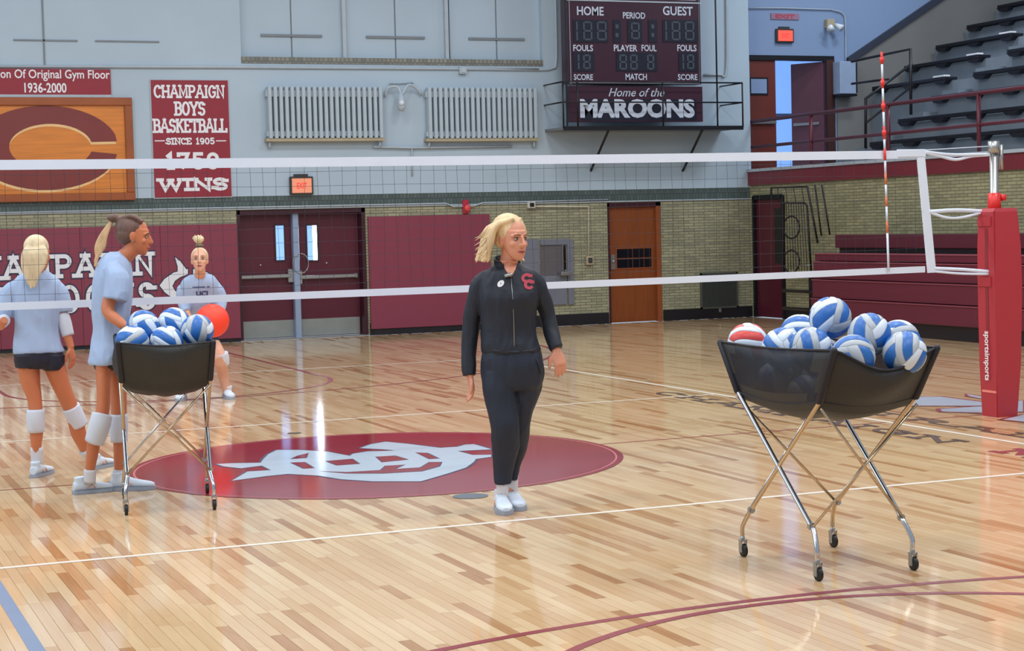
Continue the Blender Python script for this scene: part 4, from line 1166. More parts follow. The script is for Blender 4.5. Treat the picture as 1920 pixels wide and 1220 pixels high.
# post
po = thing('net_post', 'silver net post with red top collar at the right end of net', 'post', (PX, PY, 0))
tubeo('pole', M_METAL, po, [(0, 0, 0), (0, 0, 2.33)], .036, 16)
tubeo('pole_cap', M_METAL, po, [(0, 0, 2.24), (0, 0, 2.34)], .05, 12)
tubeo('clamp', M_METAL, po, [(.075, 0, 2.10), (.075, 0, 2.31)], .02, 8)
tubeo('collar', M_RED, po, [(0, 0, 1.74), (0, 0, 1.82), (0, 0, 1.90)], .055, 14, radii=[.06, .055, .052])
tubeo('collar_knob', M_RED, po, [(.05, -.02, 1.86), (.09, -.03, 1.86)], .03, 10)
# post pad
pp = thing('post_pad', 'tall red padded sleeve around the net post', 'post pad', (5.545, -.07, 0))
def qd(x0, x1, y0, y1, z): return [Vector((x0, y0, z)), Vector((x1, y0, z)), Vector((x1, y1, z)), Vector((x0, y1, z))]
lv = [(.0, -.115, .10, -.165, .055), (.45, -.125, .13, -.17, .06), (1.1, -.135, .155, -.175, .06), (1.45, -.135, .145, -.175, .06), (1.74, -.13, .12, -.165, .055), (1.77, -.11, .10, -.15, .04)]
bm = bmesh.new(); rg = [[bm.verts.new(p) for p in qd(a, b, c_, d_, z)] for z, a, b, c_, d_ in lv]
for a, b in zip(rg, rg[1:]):
    for k in range(4): bm.faces.new((a[k], a[(k+1) % 4], b[(k+1) % 4], b[k]))
bm.faces.new(rg[0]); bm.faces.new(rg[-1])
bmesh.ops.bevel(bm, geom=[e for e in bm.edges if abs((e.verts[0].co-e.verts[1].co).normalized().z) > .9], offset=.012, segments=2, affect='EDGES')
newobj('pad_sleeve', bm, M_RED_PAD, pp, False)
# strap slots and print on the left face (x = -.12)
def leftface(name, y0, y1, z0, z1, m, off=.003):
    bm = bmesh.new()
    def xf(z):
        for (za, a, *_), (zb_, b, *_) in zip(lv, lv[1:]):
            if za <= z <= zb_: return a+(b-a)*(z-za)/(zb_-za)
        return -.12
    prism(bm, [(xf(z0)-off, y0, z0), (xf(z0)-off, y1, z0), (xf(z1)-off, y1, z1), (xf(z1)-off, y0, z1)], (off+.004, 0, 0))
    return newobj(name, bm, m, pp)
leftface('strap_slot', -.085, -.045, 1.24, 1.60, M_RED_DK); leftface('strap_slot', -.085, -.045, .74, 1.10, M_RED_DK); 
leftface('strap_flap', -.13, .045, 1.62, 1.70, M_RED_PAD, .010); leftface('strap_flap', -.13, .045, 1.11, 1.19, M_RED_PAD, .010)
leftface('pink_tape', -.16, .03, .205, .225, mat('pink_tape', (226, 130, 120), .5))
tx = fonttext('brand_lettering', 'sportsimports', (-.145, -.02, .73), (0, 0, -1), (0, -1, 0), .42, .085, M_WPRINT, pp, bold=.02)

# ================================================================== BALL CARTS
def cart(label, loc, rot, zs, sagf, sags, leg_m):
    t = thing('ball_cart', label, 'ball cart', (loc[0], loc[1], 0), rot, group='volleyball carts')
    z = lambda v: v*zs
    ft = {'A': (-.27, .36), 'B': (-.27, -.36), 'C': (.27, .36), 'D': (.27, -.36)}
    lo = {k: Vector((v[0]*.95, v[1]*.80, z(.25))) for k, v in ft.items()}
    up = {'a': Vector((-.27, .38, z(.85))), 'b': Vector((-.27, -.40, z(.86))), 'c': Vector((.27, -.40, z(.85))), 'd': Vector((.27, .40, z(.85)))}
    tip = {'a': Vector((-.285, .53, z(1.10))), 'b': Vector((-.285, -.56, z(1.115))), 'c': Vector((.285, -.56, z(1.10))), 'd': Vector((.285, .52, z(1.10)))}
    def leg(U, Lk, r, m):
        f = Vector((ft[Lk][0], ft[Lk][1], z(.10)))
        pts = [tip[U], up[U], lo[Lk]]
        k1 = lo[Lk]+(lo[Lk]-up[U]).normalized()*.03
        pts += bend([lo[Lk], k1, Vector((f.x, f.y*.99, z(.155))), f], 5)[1:]
        return tubeo('leg', m, t, pts, r, 10)
    L = {}
    L['B'] = leg('a', 'B', .0125, M_CHROME); L['A'] = leg('b', 'A', .011, leg_m); L['D'] = leg('d', 'D', .0125, M_CHROME); L['C'] = leg('c', 'C', .011, leg_m)
    for u_, k in (('b', 'D'), ('c', 'B'), ('a', 'C'), ('d', 'A')):
        off = Vector((0, -.015 if k in 'BD' else .015, 0))
        tubeo('cross_brace', M_CHROME if k == 'A' else M_BRASS, t, [up[u_]+off-Vector((0, 0, .03)), lo[k]+off], .0075, 8)
    for k in 'ABCD':
        bm = bmesh.new(); bmesh.ops.create_cube(bm, size=.034, matrix=Matrix.Translation(lo[k])); bmesh.ops.bevel(bm, geom=bm.edges[:], offset=.007, segments=2, affect='EDGES'); newobj('joint', bm, M_METAL, t)
        # caster: stem, fork, wheel
        x, y = ft[k]
        cs = tubeo('caster', M_METAL, t, [(x, y, z(.105)), (x, y, z(.08))], .012, 8)
        bm = bmesh.new()
        for s_ in (-1, 1): box(bm, x+s_*.014-.0025, x+s_*.014+.0025, y-.018, y+.012, .022, z(.085))
        box(bm, x-.017, x+.017, y-.018, y+.014, z(.08), z(.088)); newobj('fork', bm, M_METAL, cs)
        bm = bmesh.new(); pr_ = [(0, 0, 0)]
        tube(bm, [(x-.011, y-.008, .033), (x-.008, y-.008, .033), (x+.008, y-.008, .033), (x+.011, y-.008, .033)], .033, 20, radii=[.027, .033, .033, .027]); newobj('wheel', bm, M_WHEEL, cs)
        bm = bmesh.new(); tube(bm, [(x-.013, y-.008, .033), (x+.013, y-.008, .033)], .012, 12); newobj('wheel_hub', bm, M_METAL, cs)
    # hammock basket
    order = ['a', 'b', 'c', 'd']; sag = {('a', 'b'): sags, ('b', 'c'): sagf, ('c', 'd'): sags, ('d', 'a'): sagf*.4}
    nseg = 14; levels = []
    nl = 9
    for li in range(nl+1):
        t_ = li/nl
        ring = []
        for i in range(4):
            p, q_ = order[i], order[(i+1) % 4]
            for j in range(nseg):
                s_ = j/nseg; bow = math.sin(PI*s_)
                Tp = tip[p].lerp(tip[q_], s_)-Vector((0, 0, sag[(p, q_)]*bow**1.3))
                Kp = up[p].lerp(up[q_], s_)-Vector((0, 0, .03*bow))
                cdir = Vector((Kp.x, Kp.y, 0)); cdir = cdir.normalized() if cdir.length else cdir
                if t_ <= .55:
                    w_ = t_/.55; P_ = Tp.lerp(Kp, w_)
                    nrm = Vector((-1 if i == 0 else 1 if i == 2 else 0, -1 if i == 1 else 1 if i == 3 else 0, 0))
                    P_ += nrm*((.06 if i == 1 else .035)*math.sin(PI*w_*.9+.2)*bow + .006*math.sin(9*s_+5*w_)*bow)
                else:
                    w_ = (t_-.55)/.45
                    P_ = Vector((Kp.x*math.cos(w_*PI/2), Kp.y*math.cos(w_*PI/2), Kp.z-z(.10)*math.sin(w_*PI/2)**1.0))
                ring.append(P_)
        levels.append(ring)
    bm = bmesh.new(); rv = [[bm.verts.new(p) for p in r_] for r_ in levels[:-1]]
    m_ = len(rv[0])
    for a, b in zip(rv, rv[1:]):
        for k in range(m_): bm.faces.new((a[k], a[(k+1) % m_], b[(k+1) % m_], b[k]))
    for fc in bm.faces:
        c0 = fc.calc_center_median()
        if c0.z > z(.87) and abs(c0.x) > .25 and abs(c0.y) < .40: fc.material_index = 1
    cv = bm.verts.new(sum(levels[-1], Vector())/m_)
    for k in range(m_): bm.faces.new((rv[-1][k], rv[-1][(k+1) % m_], cv))
    bk = newobj('basket', bm, [M_FAB, M_MESHFAB], t, True)
    so = bk.modifiers.new('thickness', 'SOLIDIFY'); so.thickness = .004
    tubeo('rim_binding', M_FABEDGE, bk, levels[0]+[levels[0][0]], .006, 6)
    kk = levels[5]; tubeo('seam', M_FABEDGE, bk, [p*1.004 for p in kk]+[kk[0]*1.004], .004, 5)
    for u_ in order:
        tubeo('corner_sleeve', M_FABEDGE, bk, [tip[u_]+(tip[u_]-up[u_]).normalized()*.012, tip[u_], up[u_], up[u_]-Vector((0, 0, .01))], .02, 8, radii=[.010, .018, .019, .013])
    return t
cart1 = cart('black fabric ball cart on crossed chrome legs at right, heaped with volleyballs', (.745, -5.0), 0, 1.0, .10, .012, M_BRASS)
cart2 = cart('black fabric ball cart on crossed chrome legs beside players at left', (-1.81, -1.235), math.radians(-9), .968, .02, .015, M_BRASS)

R_B = .105
def ball(label, c, grp, rot, cols=(0, 1, 2), name='volleyball'):
    """18-panel cover: six faces of three bowed strips, grooves between panels"""
    n = 12
    white = bmesh.new(); bm_c = {0: white, 1: bmesh.new(), 2: bmesh.new()}
    panels = []
    def sph(u, v, ax):
        p = Vector((math.tan(u*PI/4), math.tan(v*PI/4), 1)).normalized()
        if ax == 0: q = Vector((p.x, p.y, p.z))
        elif ax == 1: q = Vector((p.y, -p.x, 0)).to_3d(); q = Vector((p.x, -p.y, -p.z))
        elif ax == 2: q = Vector((p.z, p.x, p.y))
        elif ax == 3: q = Vector((-p.z, p.x, -p.y))
        elif ax == 4: q = Vector((p.y, p.z, p.x))
        else: q = Vector((-p.y, -p.z, p.x))
        # swirl for curved panels
        a_ = .95*q.z; q = Matrix.Rotation(a_, 3, 'Z') @ q
        return q
    groove = 1.0
    t = thing(name, label, 'ball', tuple(c), group=grp); t.rotation_euler = rot
    bm0 = bmesh.new(); bmesh.ops.create_uvsphere(bm0, u_segments=24, v_segments=16, radius=R_B*.972); newobj('bladder', bm0, M_BALLG, t, True)
    mats_ = cols
    bms = {}
    for ax in range(6):
        for s_ in range(3):
            u0, u1 = ((-1, -.42), (-.42, .42), (.42, 1))[s_]
            key = (1 if s_ == 1 else (0 if (s_+ax) % 2 == 0 else 2))
            if key == 1: bm = bmesh.new()
            else: bm = bms.setdefault(key, bmesh.new())
            grid = []
            nu, nv = 5, n
            for i in range(nu+1):
                row = []
                for j in range(nv+1):
                    fu = i/nu; fv = j/nv
                    u = u0+.018+(u1-u0-.036)*fu; v = -1+.018+(2-.036)*fv
                    edge = min(fu, 1-fu)*nu*.8; edge2 = min(fv, 1-fv)*nv*.5
                    h = R_B*(1-.022*max(0, 1-min(edge, edge2))**2)
                    row.append(bm.verts.new(sph(u, v, ax)*h))
                grid.append(row)
            for i in range(nu):
                for j in range(nv): bm.faces.new((grid[i][j], grid[i+1][j], grid[i+1][j+1], grid[i][j+1]))
            if key == 1: newobj('accent_panel', bm, mats_[1], t, True)
    for key, bm in bms.items(): newobj('white_panels' if key == 0 else 'pale_panels', bm, mats_[key], t, True)
    return t
WB = (M_BALLW, M_BALLB, M_BALLG)
WW = (M_BALLW, M_BALLB, M_BALLW)
g1 = 'volleyballs in the right hand cart'; g2 = 'volleyballs in the left hand cart'
ball('red and white volleyball at left end of right cart', (.575, -4.555, 1.092), g1, (.9, .5, 1.0), (M_BALLW, M_BALLR, M_BALLW))
bigs = [('blue and white volleyball just right of the red one in right cart', (.60, -4.86, 1.08), (1.5, .2, .4), WW),
 ('blue and white volleyball at back left of right cart, behind the top ball', (.80, -4.70, 1.133), (.3, .9, .2), WW),
 ('blue and white volleyball on very top of right cart pile', (.75, -5.07, 1.235), (.2, .6, 2.3), WB),
 ('grey and blue volleyball at front middle rim of right cart', (.58, -5.16, 1.096), (2.2, .1, .9), WB),
 ('blue and white volleyball right of the top ball in right cart', (.80, -5.337, 1.163), (1.3, 1.7, .2), WB),
 ('blue volleyball low at the front corner of right cart', (.64, -5.44, 1.07), (.5, 1.2, .8), WB),
 ('pale volleyball at the back right of right cart, mostly hidden', (.985, -5.31, 1.12), (1.0, .3, 1.9), WB),
 ('white volleyball bulging over the sagging front rim of right cart', (.888, -5.50, 1.078), (2.6, .8, 1.2), WB)]
for lb, c, ro, cs in bigs: ball(lb, c, g1, ro, cs)
for c in ((.76, -4.97, 1.03), (.82, -5.17, .98), (.63, -4.74, .90), (.64, -5.02, .85), (.66, -5.24, .89), (.87, -4.8, .93)):
    ball('volleyball buried under the others inside right cart', c, g1, (c[0]*7, c[1]*3, c[2]), WB)
sm = [('white volleyball at back left of left cart', (-1.943, -1.30, 1.151), (1.9, .2, .1), WB),
 ('blue striped volleyball at back middle of left cart, topmost', (-1.735, -1.25, 1.157), (.7, 1.1, .4), WW),
 ('blue and white volleyball at the left rim of left cart', (-2.05, -1.50, 1.066), (.4, .2, 2.0), WB),
 ('blue and white volleyball at front middle rim of left cart', (-1.83, -1.47, 1.055), (1.4, .5, 1.1), WW),
 ('grey and blue volleyball at right rim of left cart before orange ball', (-1.629, -1.45, 1.116), (.9, 2.0, .6), WB),
 ('white volleyball tucked between the others in left cart', (-1.78, -.98, 1.05), (.2, .3, .6), WB)]
for lb, c, ro, cs in sm: ball(lb, c, g2, ro, cs)
for c in ((-1.93, -1.42, .89), (-1.72, -1.38, .92), (-1.90, -1.18, .92), (-1.68, -1.12, .88)):
    ball('volleyball buried under the others inside left cart', c, g2, (c[0]*7, c[1]*3, c[2]), WB)
# ================================================================== PEOPLE
class Fig:
    """a figure's own frame: x to the right of the view, y away from it, z up, origin between the feet"""
    def __init__(self, base, label, name='person'):
        self.o = Vector((base.x, base.y, 0))
        d = self.o-CAM; d.z = 0; d.normalize()
        self.fw = d; self.rt = Vector((d.y, -d.x, 0))
        self.ang = math.atan2(self.rt.y, self.rt.x)
        self.root = thing(name, label, 'person', tuple(self.o), self.ang)
    def P(self, px, py, dy=0.0):
        r_ = ray(px, py); n = self.fw
        t = ((self.o+n*dy)-CAM).dot(n)/r_.dot(n)
        p = CAM+r_*t-self.o
        return Vector((p.dot(self.rt), p.dot(self.fw), p.z))
def loft(bm, secs, n=20, cap=True):
    """secs: (center, rx, ry, ref, nrm) ring axes"""
    rings = []
    for c, rx, ry, a, b in secs:
        rings.append([bm.verts.new(c+a*rx*math.cos(2*PI*k/n)+b*ry*math.sin(2*PI*k/n)) for k in range(n)])
    for p, q in zip(rings, rings[1:]):
        for k in range(n): bm.faces.new((p[k], p[(k+1) % n], q[(k+1) % n], q[k]))
    if cap: bm.faces.new(rings[0][::-1]); bm.faces.new(rings[-1])
X3, Y3, Z3 = Vector((1, 0, 0)), Vector((0, 1, 0)), Vector((0, 0, 1))
def vloft(bm, F, rows, k=3):
    """rows: (py, xl, xr, dy, halfdepth): near-horizontal rings whose outline follows the listed widths"""
    cs = []
    for py, xl, xr, dy, hd in rows:
        a = F.P(xl, py, dy); b = F.P(xr, py, dy)
        cs.append(Vector(((a.x+b.x)/2, dy, (a.z+b.z)/2, )).to_tuple()+((b.x-a.x)/2, hd, (b.z-a.z)/2))
    def interp(i, t):
        P = [cs[max(0, i-1)], cs[i], cs[i+1], cs[min(len(cs)-1, i+2)]]
        return [0.5*((2*b)+(c-a)*t+(2*a-5*b+4*c-d)*t*t+(3*b-a-3*c+d)*t**3) for a, b, c, d in zip(*P)]
    secs = []
    for i in range(len(cs)-1):
        for j in range(k): secs.append(interp(i, j/k))
    secs.append(cs[-1])
    loft(bm, [(Vector(s[:3]), s[3], s[4], (X3+Z3*(s[5]/max(.01, s[3]))*0.0), Y3) for s in secs])
def limb(bm, pts, n=14, k=4):
    """pts: (Vector, radius) smooth tapering limb"""
    V_ = [(*p, r) for p, r in pts]
    V4 = []
    for i in range(len(V_)-1):
        Q = [V_[max(0, i-1)], V_[i], V_[i+1], V_[min(len(V_)-1, i+2)]]
        for j in range(k):
            t = j/k
            V4.append([0.5*((2*b)+(c-a)*t+(2*a-5*b+4*c-d)*t*t+(3*b-a-3*c+d)*t**3) for a, b, c, d in zip(*Q)])
    V4.append(list(V_[-1]))
    tube(bm, [Vector(v[:3]) for v in V4], 1, n, radii=[max(.002, v[3]) for v in V4])
def ell(bm, M, c, r, seg=16):
    bmesh.ops.create_uvsphere(bm, u_segments=seg, v_segments=seg-4, radius=1, matrix=M @ Matrix.Translation(c) @ Matrix.Diagonal((*r, 1)))
def finish(name, bm, m, parent, voxel=.006, smooth=3, fold=0.0, fscale=9.0, post=None, zst=0.45):
    me = bpy.data.meshes.new(name); bmesh.ops.recalc_face_normals(bm, faces=bm.faces); bm.to_mesh(me); bm.free()
    o = bpy.data.objects.new(name, me); COL.objects.link(o)
    md = o.modifiers.new('r', 'REMESH'); md.mode = 'VOXEL'; md.voxel_size = voxel
    sm = o.modifiers.new('s', 'SMOOTH'); sm.iterations = smooth; sm.factor = .5
    dg = bpy.context.evaluated_depsgraph_get()
    me2 = bpy.data.meshes.new_from_object(o.evaluated_get(dg))
    o.modifiers.clear(); o.data = me2; bpy.data.meshes.remove(me)
    me2.name = name
    if fold:
        ns = [v.normal.copy() for v in me2.vertices]
        for v, n_ in zip(me2.vertices, ns):
            q = Vector((v.co.x, v.co.y, v.co.z*zst))*fscale
            f = noise.noise(q)+.5*noise.noise(q*2.3)
            v.co += n_*(1-abs(f)*2)*fold
    if post: post(me2)
    me2.materials.clear(); me2.materials.append(m)
    me2.shade_smooth()
    o.parent = parent
    return o
def headM(c, phi, tilt, k, roll=0.0):
    return Matrix.Translation(c) @ Matrix.Rotation(PI+phi, 4, 'Z') @ Matrix.Rotation(-tilt, 4, 'X') @ Matrix.Rotation(roll, 4, 'Y') @ Matrix.Scale(k, 4)
def head_geo(bm, M, neck_to):
    """chin at the origin, face towards +Y, crown at z = .235"""
    ell(bm, M, (0, -.015, .150), (.074, .094, .084), 20)
    secs = []
    for z, y, rx, ry in ((.000, .056, .018, .016), (.010, .052, .030, .028), (.030, .040, .044, .046), (.055, .030, .054, .060), (.085, .018, .063, .074), (.12, .008, .068, .082), (.16, 0, .070, .086)):
        secs.append((M @ Vector((0, y, z)), rx, ry, (M.to_3x3() @ X3), (M.to_3x3() @ Y3)))
    loft(bm, secs, 20)
    def t3(pts, rr): tube(bm, [M @ Vector(p) for p in pts], 1, 8, radii=[r*M.to_scale().x for r in rr])
    t3([(0, .088, .128), (0, .098, .108), (0, .108, .086), (0, .102, .078), (0, .084, .076)], [.007, .009, .012, .012, .008])     # nose
    for s in (-1, 1):
        t3([(s*.010, .088, .083), (s*.012, .095, .080)], [.008, .009])                                                       # nostril wings
        t3([(s*.012, .086, .134), (s*.034, .078, .136), (s*.052, .060, .131)], [.008, .009, .007])                         # brow ridge
        ell(bm, M, (s*.040, .058, .088), (.019, .02, .02), 10)                                                               # cheek
        ell(bm, M, (s*.073, -.008, .112), (.008, .018, .031), 10)                                                              # ear
        ell(bm, M, (s*.070, -.002, .088), (.007, .009, .012), 8)
    t3([(-.021, .082, .051), (0, .092, .053), (.021, .082, .051)], [.004, .007, .004])
    t3([(-.018, .081, .043), (0, .090, .041), (.018, .081, .043)], [.004, .0075, .004])
    ell(bm, M, (0, .068, .012), (.016, .014, .014), 10)
    # neck
    limb(bm, [(M @ Vector((0, -.012, .085)), .050*M.to_scale().x), (M @ Vector((0, -.018, .02)), .050*M.to_scale().x), (neck_to, .054*M.to_scale().x)])
def face_post(M):
    Mi = M.inverted()
    def f(me):
        M3 = M.to_3x3()
        for v in me.vertices:
            p = Mi @ v.co
            if p.y > .03 and -.01 < p.z < .2:
                d = Vector((0, 0, 0))
                for s in (-1, 1):
                    q = ((p.x-s*.031)/.016)**2+((p.z-.116)/.011)**2
                    if q < 6: d.y -= .010*math.exp(-q)
                q = (p.x/.024)**2+((p.z-.047)/.0028)**2
                if q < 6: d.y -= .004*math.exp(-q)
                v.co += M3 @ d
    return f
def face_bits(M, parent, brow=M_BROW, lip=M_LIP):
    for s in (-1, 1):
        bm = bmesh.new(); ell(bm, M, (s*.031, .0755, .116), (.0135, .0095, .0078), 12); e = newobj('eye', bm, M_EYE, parent, True)
        bm = bmesh.new(); ell(bm, M, (s*.031, .0815, .116), (.0062, .0045, .0064), 10); newobj('iris', bm, M_IRIS, e, True)
        bm = bmesh.new(); tube(bm, [M @ Vector(p) for p in ((s*.017, .0815, .1235), (s*.031, .0835, .1255), (s*.045, .0735, .1215))], .0022, 6); newobj('eyelash', bm, M_BROW, e, True)
        bm = bmesh.new(); tube(bm, [M @ Vector(p) for p in ((s*.014, .0945, .137), (s*.030, .0905, .142), (s*.048, .0755, .138))], 1, 6, radii=[.0035, .0035, .002]); newobj('eyebrow', bm, brow, parent, True)
    bm = bmesh.new()
    tube(bm, [M @ Vector(p) for p in ((-.024, .0815, .0475), (-.009, .0955, .0525), (0, .0975, .0512), (.009, .0955, .0525), (.024, .0815, .0475))], 1, 7, radii=[.0018, .0042, .0042, .0042, .0018])
    tube(bm, [M @ Vector(p) for p in ((-.021, .0815, .0455), (0, .0962, .0418), (.021, .0815, .0455))], 1, 7, radii=[.0018, .0055, .0018])
    newobj('lips', bm, lip, parent, True)
def hand_geo(bm, wrist, d, side, k=1.0, curl=.5, wr=.026):
    """wrist point, direction d of the hand, side = direction of the thumb; fingers curl towards d x side"""
    d = d.normalized(); s = (side-d*side.dot(d)).normalized(); nrm = d.cross(s).normalized()
    pe = wrist+d*.095*k
    loft(bm, [(wrist-d*.02*k, wr*k, wr*.8*k, s, nrm), (wrist+d*.012*k, .027*k, .018*k, s, nrm), (wrist+d*.05*k, .040*k, .016*k, s, nrm), (wrist+d*.085*k, .041*k, .014*k, s, nrm), (pe, .036*k, .011*k, s, nrm)], 16)
    for off, ln, r in ((.029, .070, .0092), (.010, .080, .0096), (-.010, .074, .0092), (-.028, .058, .0080)):
        p = wrist+d*.084*k+s*off*k; pts = [(p, r*k)]; a = .12*curl
        seg_ = [ln*.44, ln*.32, ln*.26]; dd = d
        for i, L_ in enumerate(seg_):
            a += curl*.55; dd = d*math.cos(a)+nrm*math.sin(a)+s*off*1.4
            p = p+dd.normalized()*L_*k; pts.append((p, r*k*(.95-.12*i)))
        tube(bm, [q[0] for q in pts], 1, 9, radii=[q[1] for q in pts])
    p0 = wrist+d*.022*k+s*.022*k
    p1 = p0+(d*.7+s*.75+nrm*.25).normalized()*.040*k; p2 = p1+(d*.95+s*.25+nrm*.3).normalized()*.030*k; p3 = p2+(d+nrm*.3).normalized()*.024*k
    tube(bm, [p0, p1, p2, p3], 1, 9, radii=[.013*k, .0115*k, .0105*k, .008*k])
def shoe(parent, heel, toe, k=1.0, lift=0.0, accent=M_SHOEACC):
    heel = Vector((heel.x, heel.y, 0)); toe = Vector((toe.x, toe.y, 0)); d = (toe-heel).normalized(); s = Vector((-d.y, d.x, 0)); L_ = .28*k
    c = (heel+toe)/2; heel = c-d*L_/2
    pr_ = [(0, .026, .060, .050), (.06, .034, .075, .055), (.2, .038, .088, .058), (.38, .038, .078, .05), (.55, .044, .060, .04), (.75, .048, .048, .032), (.9, .040, .040, .028), (1.0, .018, .030, .022)]
    bm = bmesh.new()
    loft(bm, [(heel+d*t*L_+Z3*(lift+.016+h*k/2), w*k, h*k/2, s, Z3) for t, w, h, _ in pr_], 18)
    tube(bm, [heel+d*.17*L_+Z3*(lift+.06*k), heel+d*.15*L_+Z3*(lift+.115*k)], .036*k, 14)
    sh = finish('shoe', bm, M_SHOE, parent, .004, 3)
    bm = bmesh.new()
    ring = []
    for t, w, h, _ in [( -.02, .016, 0, 0)]+pr_+[(1.02, .01, 0, 0)]:
        ring.append((heel+d*t*L_, w*k*1.10))
    lo = [p+s*w for p, w in ring]+[p-s*w for p, w in reversed(ring)]
    prism(bm, [Vector((p.x, p.y, lift+.001)) for p in lo], (0, 0, .024*k)); newobj('sole', bm, M_SOLE, sh)
    bm = bmesh.new()
    for i in range(4):
        q = heel+d*(.36+.07*i)*L_; h = (.092-.011*i)*k
        tube(bm, [q-s*.022*k+Z3*(lift+h), q+Z3*(lift+h+.010*k), q+s*.022*k+Z3*(lift+h)], .0032, 6)
    newobj('laces', bm, M_SOCK, sh, True)
    bm = bmesh.new()
    for s_ in (-1, 1):
        tube(bm, [heel+d*.30*L_+s*s_*.0395*k+Z3*(lift+.035*k), heel+d*.42*L_+s*s_*.038*k+Z3*(lift+.062*k), heel+d*.5*L_+s*s_*.043*k+Z3*(lift+.035*k)], .0045, 6)
    newobj('side_stripe', bm, accent, sh, True)
    return sh
def sleeve_ring(bm, a, b, ra, rb):
    limb(bm, [(a, ra), ((a+b)/2, (ra+rb)/2+.002), (b, rb)])
def locks(bm, paths):
    for pts, rr in paths:
        q = bend(pts, 4); m_ = len(q)-1
        radii = []
        for i in range(len(q)):
            t = i/m_*(len(rr)-1); j = min(int(t), len(rr)-2); radii.append(rr[j]+(rr[j+1]-rr[j])*(t-j))
        tube(bm, q, 1, 8, radii=radii)
def decal(F, garment, name, text, pts4, m, kind='f', **k):
    """flat print pressed onto a garment: pts4 = photo x0,y0,x1,y1"""
    x0, y0, x1, y1 = pts4
    a = F.P(x0, y1, -.3); b = F.P(x1, y1, -.3); c = F.P(x0, y0, -.3)
    if callable(text): o = text(a, b, c)
    elif kind == 'f': o = fonttext(name, text, a, X3, Z3, (b-a).length, (c-a).length, m, None, **k)
    else: o = stroke(name, text, a, X3, Z3, (b-a).length, (c-a).length, k.pop('sw', .2)*(c-a).length, m, None, **k)
    bmx = bmesh.new(); bmx.from_mesh(o.data)
    bmesh.ops.triangulate(bmx, faces=bmx.faces)
    bmesh.ops.subdivide_edges(bmx, edges=[e for e in bmx.edges if e.calc_length() > .012], cuts=2)
    bmesh.ops.triangulate(bmx, faces=bmx.faces)
    bmx.to_mesh(o.data); bmx.free()
    g = garment.data
    bv = BVHTree.FromPolygons([v.co for v in g.vertices], [p.vertices for p in g.polygons])
    for v in o.data.vertices:
        h = bv.ray_cast(Vector((v.co.x, -1.0, v.co.z)), Y3)
        if h[0] is not None: v.co = h[0]-Y3*.0035
    o.data.materials.clear(); o.data.materials.append(m)
    o.parent = garment
    return o

# ---------------------------------------------------------------- the coach
F = Fig(AZ(946, 956), 'blonde woman in black tracksuit walking across centre circle, looking right')
P = F.P; R0 = F.root; k = 1.07
Mh = headM(P(960, 487, -.03), math.radians(38), math.radians(2), k*1.03)
bm = bmesh.new()
neck = P(948, 512, .0)
head_geo(bm, Mh, neck)
vloft(bm, F, [(500, 925, 975, 0, .05), (512, 905, 995, 0, .075), (530, 900, 1000, 0, .09), (570, 905, 1000, 0, .10), (620, 908, 998, 0, .09), (660, 908, 1008, 0, .10), (700, 908, 1012, 0, .10), (722, 915, 1008, 0, .09)])
limb(bm, [(P(910, 530, .02), .042), (P(886, 600, .05), .042), (P(880, 690, .02), .027), (P(880, 704, .01), .024)])
limb(bm, [(P(996, 528, .02), .042), (P(1026, 592, .06), .042), (P(1041, 648, 0), .027), (P(1044, 656, -.01), .024)])
hand_geo(bm, P(881, 702, .01), P(884, 722, .02)-P(881, 702, .01), Vector((.25, -1, 0)), k, .55)
hand_geo(bm, P(1043, 655, -.01), P(1055, 700, -.04)-P(1043, 655, -.01), Vector((-.9, -.4, -.1)), k, .5)
limb(bm, [(P(935, 700, 0), .085), (P(940, 740, -.02), .078), (P(947, 800, -.05), .056), (P(945, 850, .0), .05), (P(942, 895, .02), .036), (P(942, 925, .02), .034)])
limb(bm, [(P(985, 700, .02), .085), (P(982, 750, .04), .07), (P(976, 800, .06), .054), (P(970, 850, .14), .046), (P(960, 890, .16), .034), (P(958, 922, .14), .033)])
body = finish('body', bm, M_SKIN, R0, .0048, 2, post=face_post(Mh))
face_bits(Mh, body)
# jacket
bm = bmesh.new()
vloft(bm, F, [(494, 932, 974, 0.01, .06), (500, 922, 986, 0.01, .075), (508, 910, 997, 0, .088), (518, 902, 1003, 0, .10), (534, 897, 1008, .0, .115), (558, 897, 1010, -.005, .135), (585, 900, 1006, 0, .125), (620, 902, 1005, 0, .115), (645, 901, 1010, 0, .125), (656, 902, 1014, 0, .128), (661, 904, 1013, 0, .124)])
limb(bm, [(P(918, 521, .01), .055), (P(901, 536, .02), .060), (P(889, 575, .04), .056), (P(883, 605, .05), .052), (P(880, 650, .04), .046), (P(879, 688, .02), .042), (P(880, 703, .01), .038)])
limb(bm, [(P(988, 517, .01), .055), (P(1003, 530, .02), .060), (P(1017, 562, .04), .055), (P(1027, 594, .06), .05), (P(1034, 625, .03), .046), (P(1041, 646, 0), .042), (P(1044, 653, -.01), .04)])
jacket = finish('jacket', bm, M_JACKET, R0, .006, 3, fold=.0045, fscale=11)
